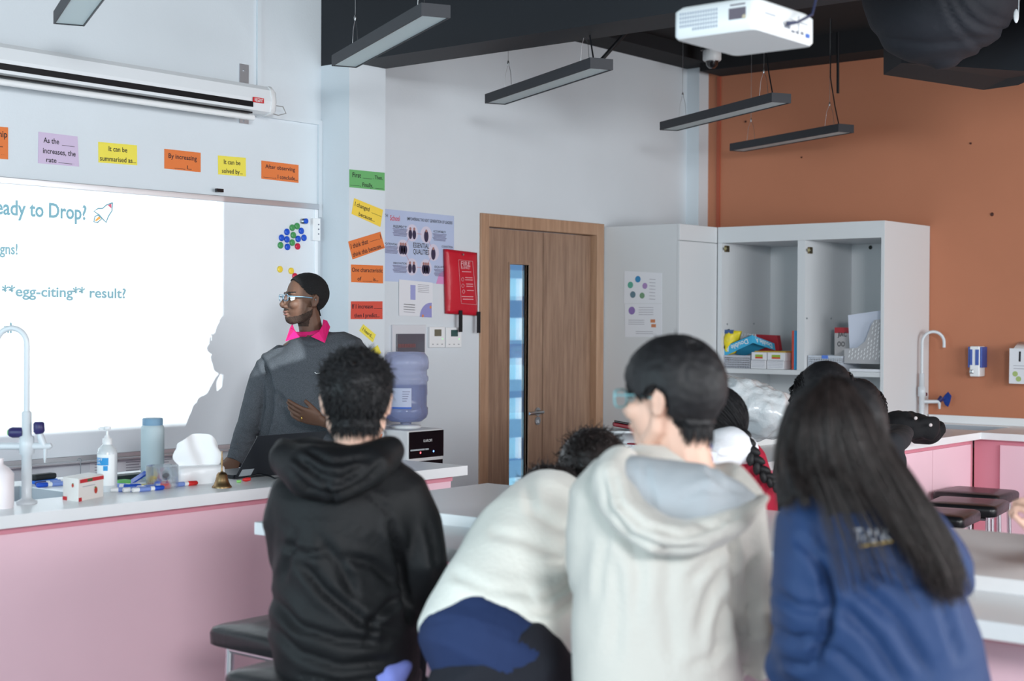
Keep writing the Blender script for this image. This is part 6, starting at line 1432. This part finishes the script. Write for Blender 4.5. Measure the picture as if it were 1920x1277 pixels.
cr = [([(1545, 1060), (1558, 1120), (1556, 1180), (1530, 1230)], 9, .026), ([(1455, 1110), (1500, 1140), (1545, 1140)], 8, .014), ([(1452, 1180), (1490, 1200), (1530, 1190)], 8, .012), ([(1575, 1130), (1640, 1200), (1690, 1280)], 10, .012), ([(1600, 1090), (1680, 1160), (1740, 1260)], 11, .010),
      ([(1560, 1210), (1600, 1250), (1640, 1290)], 8, .010), ([(1745, 1080), (1770, 1150), (1800, 1230)], 10, .010), ([(1620, 1060), (1700, 1090), (1780, 1100)], 10, .006), ([(1500, 1010), (1530, 1050), (1545, 1090)], 7, .010), ([(1460, 1240), (1500, 1250), (1540, 1240)], 7, .010), ([(1780, 1095), (1800, 1080), (1812, 1060)], 5, .008)]
j4 = cloth('jacket', jb, bm_, g4_, .010, 4, cr, .005, 5, seed=4)
lt = MB(); Dl = D4-.158
def on_back(x, y, d=Dl): return at(x, y, D=d)
for s, x, y, w_ in (('T', 1610, 1003, 17), ('H', 1622, 1006, 7), ('U', 1637, 1004, 16), ('K', 1662, 1001, 18)):
    put_text(lt, s, on_back(x, y), (R-U*-.06).normalized(), U, .022, w_*Dl/FPX, .0005)
lt.build('lettering', M('print_silver', (220, 224, 232), .5), j4)
MB().add([on_back(1612, 1023), on_back(1674, 1013), on_back(1674, 1017), on_back(1612, 1027)], [(0, 1, 2, 3)]).build('gold_line', M('print_gold', (214, 176, 70), .5), j4)
# hair: cap, sheet and strands
isn = np.linalg.norm(lc, axis=1) < .19
hc4 = (lc[:, 2] > np.interp(lc[:, 0], [-.12, -.02, .0, .02, .05, .075, .1], [-.13, -.13, -.10, -.04, .04, .062, .07])) & isn
hair = shell('hair', me, lc, hc4, .017, hair_m, body, .002)
GU = [[(1535, 722, 2.66), (1480, 770, 2.66), (1460, 850, 2.66), (1460, 900, 2.62), (1463, 940, 2.56), (1466, 965, 2.53)],
      [(1545, 716, 2.62), (1492, 770, 2.60), (1478, 850, 2.58), (1486, 890, 2.53), (1500, 925, 2.50), (1512, 945, 2.495)],
      [(1552, 713, 2.58), (1520, 770, 2.54), (1515, 850, 2.52), (1540, 940, 2.50), (1562, 1030, 2.48), (1582, 1130, 2.475)],
      [(1556, 712, 2.56), (1552, 770, 2.515), (1560, 850, 2.50), (1600, 940, 2.49), (1640, 1020, 2.475), (1662, 1090, 2.47)],
      [(1560, 712, 2.56), (1585, 770, 2.52), (1610, 850, 2.50), (1660, 950, 2.485), (1712, 1050, 2.47), (1752, 1150, 2.465)],
      [(1566, 713, 2.58), (1615, 770, 2.55), (1645, 845, 2.53), (1700, 940, 2.50), (1760, 1050, 2.485), (1785, 1130, 2.49)],
      [(1572, 716, 2.62), (1638, 775, 2.60), (1662, 840, 2.60), (1712, 915, 2.56), (1775, 1020, 2.53), (1802, 1110, 2.52)]]
Wg = [[at(x, y, D=d) for x, y, d in g] for g in GU]
def cat(pts, t):
    n = len(pts)-1; f = min(t*n, n-1e-6); i = int(f); u = f-i; p0, p1, p2, p3 = pts[max(i-1, 0)], pts[i], pts[i+1], pts[min(i+2, n)]
    return .5*((2*p1)+(p2-p0)*u+(2*p0-5*p1+4*p2-p3)*u*u+(3*p1-p0-3*p2+p3)*u**3)
def guide(s, t):
    a = s*(len(Wg)-1); i = min(int(a), len(Wg)-2); u = a-i; return cat(Wg[i], t)*(1-u)+cat(Wg[i+1], t)*u
vs = []; fs = []; NS, NT = 44, 22
for j in range(NT+1):
    for i in range(NS+1):
        s = i/NS; tt = j/NT*(float(np.interp(s, [0, .17, .33, .5, .67, .83, 1], [.85, .85, .44, .42, .55, .68, .74]))+.03*math.sin(s*40)); vs.append(guide(s, tt)+F*(.006+.004*math.sin(s*60)))
fs = [(j*(NS+1)+i, j*(NS+1)+i+1, (j+1)*(NS+1)+i+1, (j+1)*(NS+1)+i) for j in range(NT) for i in range(NS)]
o = MB().add(vs, fs, True).build('hair_sheet', hair_m, hair); s_ = o.modifiers.new('s', 'SOLIDIFY'); s_.thickness = .014; s_.offset = 0
rng = random.Random(5); its = []
clumps = [rng.random() for _ in range(60)]
for k in range(3600):
    c = rng.choice(clumps); s = min(1, max(0, (.30+.70*c if rng.random() < .8 else rng.random())+rng.gauss(0, .02))); t1 = float(np.interp(s, [0, .17, .30, .5, .62, .72, .85, 1], [.95, .95, .50, .52, .68, .92, 1, 1]))*(.82+.18*rng.random())
    if .28 < s < .6 and rng.random() < .05: t1 = .97; 
    j_ = Vector((rng.gauss(0, .003), rng.gauss(0, .003), rng.gauss(0, .003))); fz = F*(-.004-.010*rng.random()); cs_ = (c*.7+.3) if s > .3 else s
    pts = []
    for q in range(11):
        t = t1*q/10; w = .6*(t**2); s2 = s*(1-w*.55)+cs_*w*.55; pts.append(guide(min(1, max(0, s2)), t)+fz*(1-.3*t)+j_*(1+2*t))
    its.append((pts, .0010+.0006*rng.random(), .0004))
strands('hair_strands', its, hair_b, hair)
legs_standing(g4_, at(1660, 1400, D=D4), navy_t, shoe_w, Fh, .085, 0, .014, .09)

# ------------------------------------------------------------------ girl with the braid
D5 = 4.75
g5_ = P_('girl with a braid in a red and white jacket beyond the island', (1370, 900), D5)
T = head_frame(1330, 796, D5, 40, 10, 0, .96)
mb = MB(); add_head(mb, T)
core(mb, [(1365, 860, D5, 35, .05), (1390, 920, D5, 45, .07), (1395, 1050, D5, 45, .08)], [[(1350, 870, 4.65), (1310, 905, 4.45), (1290, 925, 4.30)]])
hand(mb, at(1290, 925, D=4.30), -Rh-Fh*.2, -UP, 1, .85)
me = remesh(mb, .006, 3); lc = shape_face(me, T); body = link('body', me, skin_l, g5_); eyes(T, body)
isn = np.linalg.norm(lc, axis=1) < .18
hc5 = (lc[:, 2] > np.interp(lc[:, 0], [-.12, -.03, .0, .02, .05, .075, .1], [-.11, -.11, -.06, -.0, .04, .062, .07])) & isn
hair = shell('hair', me, lc, hc5, .018, hair_m, body, .002)
short_hair_items = []
rng = random.Random(8); co, nn = npco(me); idx = [i for i in range(len(co)) if hc5[i]]; q0 = at(1398, 830, D=D5-.1)
for k in range(900):
    i = rng.choice(idx); p = Vector(co[i])+Vector(nn[i])*.017; d = (q0-p); nv = Vector(nn[i]); pts = [p]
    for s in range(6):
        d = (q0-pts[-1]); 
        if d.length < .02: break
        ld = pts[-1]-T.translation; n_ = ld.normalized(); tn = (d-n_*d.dot(n_)).normalized(); pts.append(pts[-1]+tn*min(.025, d.length))
    if len(pts) > 2: short_hair_items.append((pts, .0022, .0008))
strands('hair_strands', short_hair_items, hair_m, hair)
bp = [cat([at(x, y, D=d) for x, y, d in ((1385, 812, D5-.10), (1398, 832, D5-.13), (1414, 860, D5-.15), (1432, 888, D5-.15), (1450, 905, D5-.15), (1466, 922, D5-.14))], t/16) for t in range(17)]
br_ = MB()
for k, p in enumerate(bp[:-1]):
    t = (bp[k+1]-p).normalized(); sd = t.cross(F).normalized(); sg = 1 if k % 2 else -1; r = .027*(1-.030*k)
    ax = (t*.9+sd*sg*.55).normalized(); b2 = ax.cross(F).normalized(); br_.ell(p+sd*sg*r*.42, (ax*r*1.15, b2*r*.62, F*r*.8), 12, 8)
br_.build('braid', hair_m, hair)
rm = M('crimson_jacket', (176, 24, 56), .8, bump=.15, bs=80); wm = M('white_jacket_panel', (238, 240, 246), .8, bump=.15, bs=80)
jb = MB(); view_loft(jb, [(1345, 828, D5, 34, .06), (1362, 840, D5, 48, .08), (1385, 870, D5, 55, .11), (1392, 910, D5, 62, .13), (1394, 960, D5, 64, .14), (1394, 1040, D5, 64, .14)], 26)
view_loft(jb, [(1312, 830, D5-.02, 14, .05), (1330, 824, D5, 18, .06), (1352, 822, D5, 18, .05)], 14)
j5 = cloth('jacket', jb, rm, g5_, .010, 4, [([(1430, 900), (1420, 930), (1400, 950)], 4, .006)], .004, 8)
jb = MB(); view_loft(jb, [(1394, 842, D5-.06, 28, .08), (1370, 838, D5-.09, 41, .09), (1345, 850, D5-.12, 44, .09), (1320, 880, 4.52, 36, .08), (1303, 905, 4.40, 28, .06)], 22)
wsl = cloth('white_sleeve', jb, wm, j5, .009, 4, [([(1335, 835), (1350, 850), (1375, 850)], 4, .005), ([(1340, 880), (1370, 885), (1395, 875)], 4, .005)], .004, 8)
cp = at(1326, 862, D=4.40)
mb = MB(); e1 = (R-U*.25).normalized(); e2 = (U+R*.25).normalized()
mb.add([cp+e1*a+e2*b-F*.001 for a, b in ((-.024, -.026), (.024, -.026), (.024, .026), (-.024, .026))], [(0, 1, 2, 3)]); pt_ = mb.build('crest_patch', M('crest_white', (226, 232, 244), .7), wsl)
mb = MB(); disc(mb, cp-F*.002, e1, e2, -F, .018, .001); mb.build('crest_ring', M('crest_blue', (60, 130, 200), .6), pt_)
mb = MB(); disc(mb, cp-F*.0035, e1, e2, -F, .010, .001); mb.build('crest_centre', M('crest_white', (226, 232, 244), .7), pt_)
mb = MB(); disc(mb, cp-F*.0035+e2*.017+e1*.002, e1, e2, -F, .007, .001, 3); mb.build('crest_top', M('crest_red', (200, 50, 60), .6), pt_)
legs_seated(g5_, at(1394, 1090, D=D5)+UP*.0, navy_t, shoe_m, -Rh*.3+Fh*.95, .08, .30)

# ------------------------------------------------------------------ girls beyond
def far_girl(label, hx, hy, D, yaw, torso, arms, topm, seatpx, hair_to, s=.96, seed=1, ear=True, headpitch=8):
    root = P_(label, (hx, hy), D); T = head_frame(hx, hy, D, yaw, headpitch, 0, s); mb = MB(); add_head(mb, T)
    core(mb, [(p[0], p[1], p[2], p[3]*.6, p[4]*.6) for p in torso[1:]], [[(a[0], a[1], a[2]) for a in am] for am in arms])
    me = remesh(mb, .007, 3); lc = shape_face(me, T); body = link('body', me, skin_l, root); eyes(T, body)
    isn = np.linalg.norm(lc, axis=1) < .18
    hc = (lc[:, 2] > np.interp(lc[:, 0], [-.12, -.04, -.0, .02, .05, .075, .1], [-.12, -.10, .0, .012, .04, .062, .07])) & isn
    hair = shell('hair', me, lc, hc, .022, hair_m, body, .003); rng = random.Random(seed); co, nn = npco(me); idx = [i for i in range(len(co)) if hc[i]]; its = []
    tgt = [at(x, y, D=d) for x, y, d in hair_to]
    for k in range(900):
        i = rng.choice(idx); p = Vector(co[i])+Vector(nn[i])*.021; e_ = rng.choice(tgt)+Vector((rng.gauss(0, .012), rng.gauss(0, .012), rng.gauss(0, .03))); pts = [p]; 
        for q in range(7):
            d = e_-pts[-1]; ld = pts[-1]-T.translation; n_ = ld.normalized(); tn = (d-n_*min(0, d.dot(n_))); 
            if ld.length > .125*s+.0: tn = d
            if tn.length < 1e-4: break
            pts.append(pts[-1]+tn.normalized()*min(.035, max(.004, d.length)))
        if len(pts) > 2: its.append((pts, .003, .0008))
    strands('hair_strands', its, hair_m, hair)
    jb = MB(); view_loft(jb, torso, 22)
    for am in arms: view_loft(jb, am, 14)
    cloth('top', jb, topm, root, .012, 4, (), .006, 7)
    legs_seated(root, at(seatpx[0], seatpx[1], D=D), navy_t, shoe_m, Fh, .08, .25); return root, T
bt = M('charcoal_top', (40, 41, 46), .9)
far_girl('girl with tied black hair sitting beyond the island, behind the long-haired girl', 1548, 752, 5.0, -12,
  [(1548, 820, 5.0, 26, .05), (1548, 845, 5.0, 70, .09), (1548, 880, 5.0, 98, .12), (1548, 960, 5.0, 88, .13), (1548, 1070, 5.0, 84, .13)], [[(1480, 870, 5.0, 26, .05), (1462, 930, 5.0, 24, .05), (1480, 960, 5.2, 20, .04)], [(1616, 870, 5.0, 26, .05), (1634, 930, 5.0, 24, .05), (1616, 960, 5.2, 20, .04)]], bt, (1548, 1090), [(1560, 800, 4.88), (1572, 810, 4.88)], .98, 3)
far_girl('girl with loose dark hair in a black top farthest back at the counter', 1606, 772, 5.95, 8,
  [(1618, 815, 5.95, 22, .05), (1622, 828, 5.95, 52, .09), (1626, 860, 5.95, 72, .11), (1628, 920, 5.95, 66, .12), (1628, 1000, 5.95, 62, .12)], [[(1668, 832, 5.95, 24, .06), (1682, 825, 6.08, 19, .06), (1690, 812, 6.3, 16, .05), (1672, 806, 6.5, 12, .04)]], bt, (1628, 1010), [(1645, 810, 5.86), (1652, 800, 5.88), (1630, 815, 5.84), (1600, 820, 5.84)], .96, 9)
make_stool((lambda q: (q.x, q.y))(at(1394, 1090, D=D5)), 60, at(1394, 1090, D=D5).z-.09, 'lab stool under the girl in the red and white jacket')
make_stool((lambda q: (q.x, q.y))(at(1548, 1090, D=5.0)), 60, at(1548, 1090, D=5.0).z-.09, 'lab stool under the girl with tied hair')
make_stool((lambda q: (q.x, q.y))(at(1628, 1010, D=5.95)), 60, at(1628, 1010, D=5.95).z-.09, 'lab stool under the girl farthest back')

# ------------------------------------------------------------------ person at the right edge, only the fist inside the frame
Dh = 3.35
hp = P_('person of whom only a fist shows at the right edge, above the island', (2110, 1000), 4.35)
T = head_frame(2112, 810, 4.33, 150, 4, 0, .94)
mb = MB(); add_head(mb, T); w0 = at(1956, 1010, D=Dh)
core(mb, [(2112, 900, 4.35, 40, .06), (2112, 980, 4.35, 60, .08), (2112, 1130, 4.35, 60, .09)], [[(2050, 915, 4.35), (2040, 985, 4.1), (2030, 1050, 3.72), (1990, 1030, 3.5), (1956, 1010, Dh)], [(2175, 915, 4.35), (2190, 990, 4.15), (2150, 1000, 3.95)]])
hand(mb, w0, (-R*.35+UP*.9), (-R*.6+F*.5), 1, .85, (60, 75, 50, 50), 2, 20)
hand(mb, at(2150, 998, D=3.95), -Rh, -UP, 1, .85)
me = remesh(mb, .0045, 3); lc = shape_face(me, T); bo = link('body', me, skin_l, hp); eyes(T, bo)
short_hair(T, me, lc, bo, 1500, .04, .15, hair_m, 41, rnd=.3, thick=.0026, base=.016)
jb = MB(); view_loft(jb, [(2112, 880, 4.35, 28, .06), (2112, 900, 4.35, 78, .10), (2112, 940, 4.35, 98, .13), (2112, 1020, 4.35, 90, .14), (2112, 1140, 4.35, 88, .14)], 24)
jb.tube(vpath([(2046, 915, 4.35), (2038, 985, 4.1), (2034, 1045, 3.74), (2010, 1045, 3.58)]), [.06, .056, .052, .045], 16).tube(vpath([(2180, 915, 4.35), (2195, 985, 4.15), (2165, 998, 4.0)]), [.06, .055, .046], 16)
cloth('top', jb, M('navy_cotton', (32, 50, 92), .85), hp, .011, 4, (), .005, 7)
legs_seated(hp, at(2112, 1160, D=4.35), navy_t, shoe_m, Vector((-1, -.2, 0)).normalized(), .08, .12)
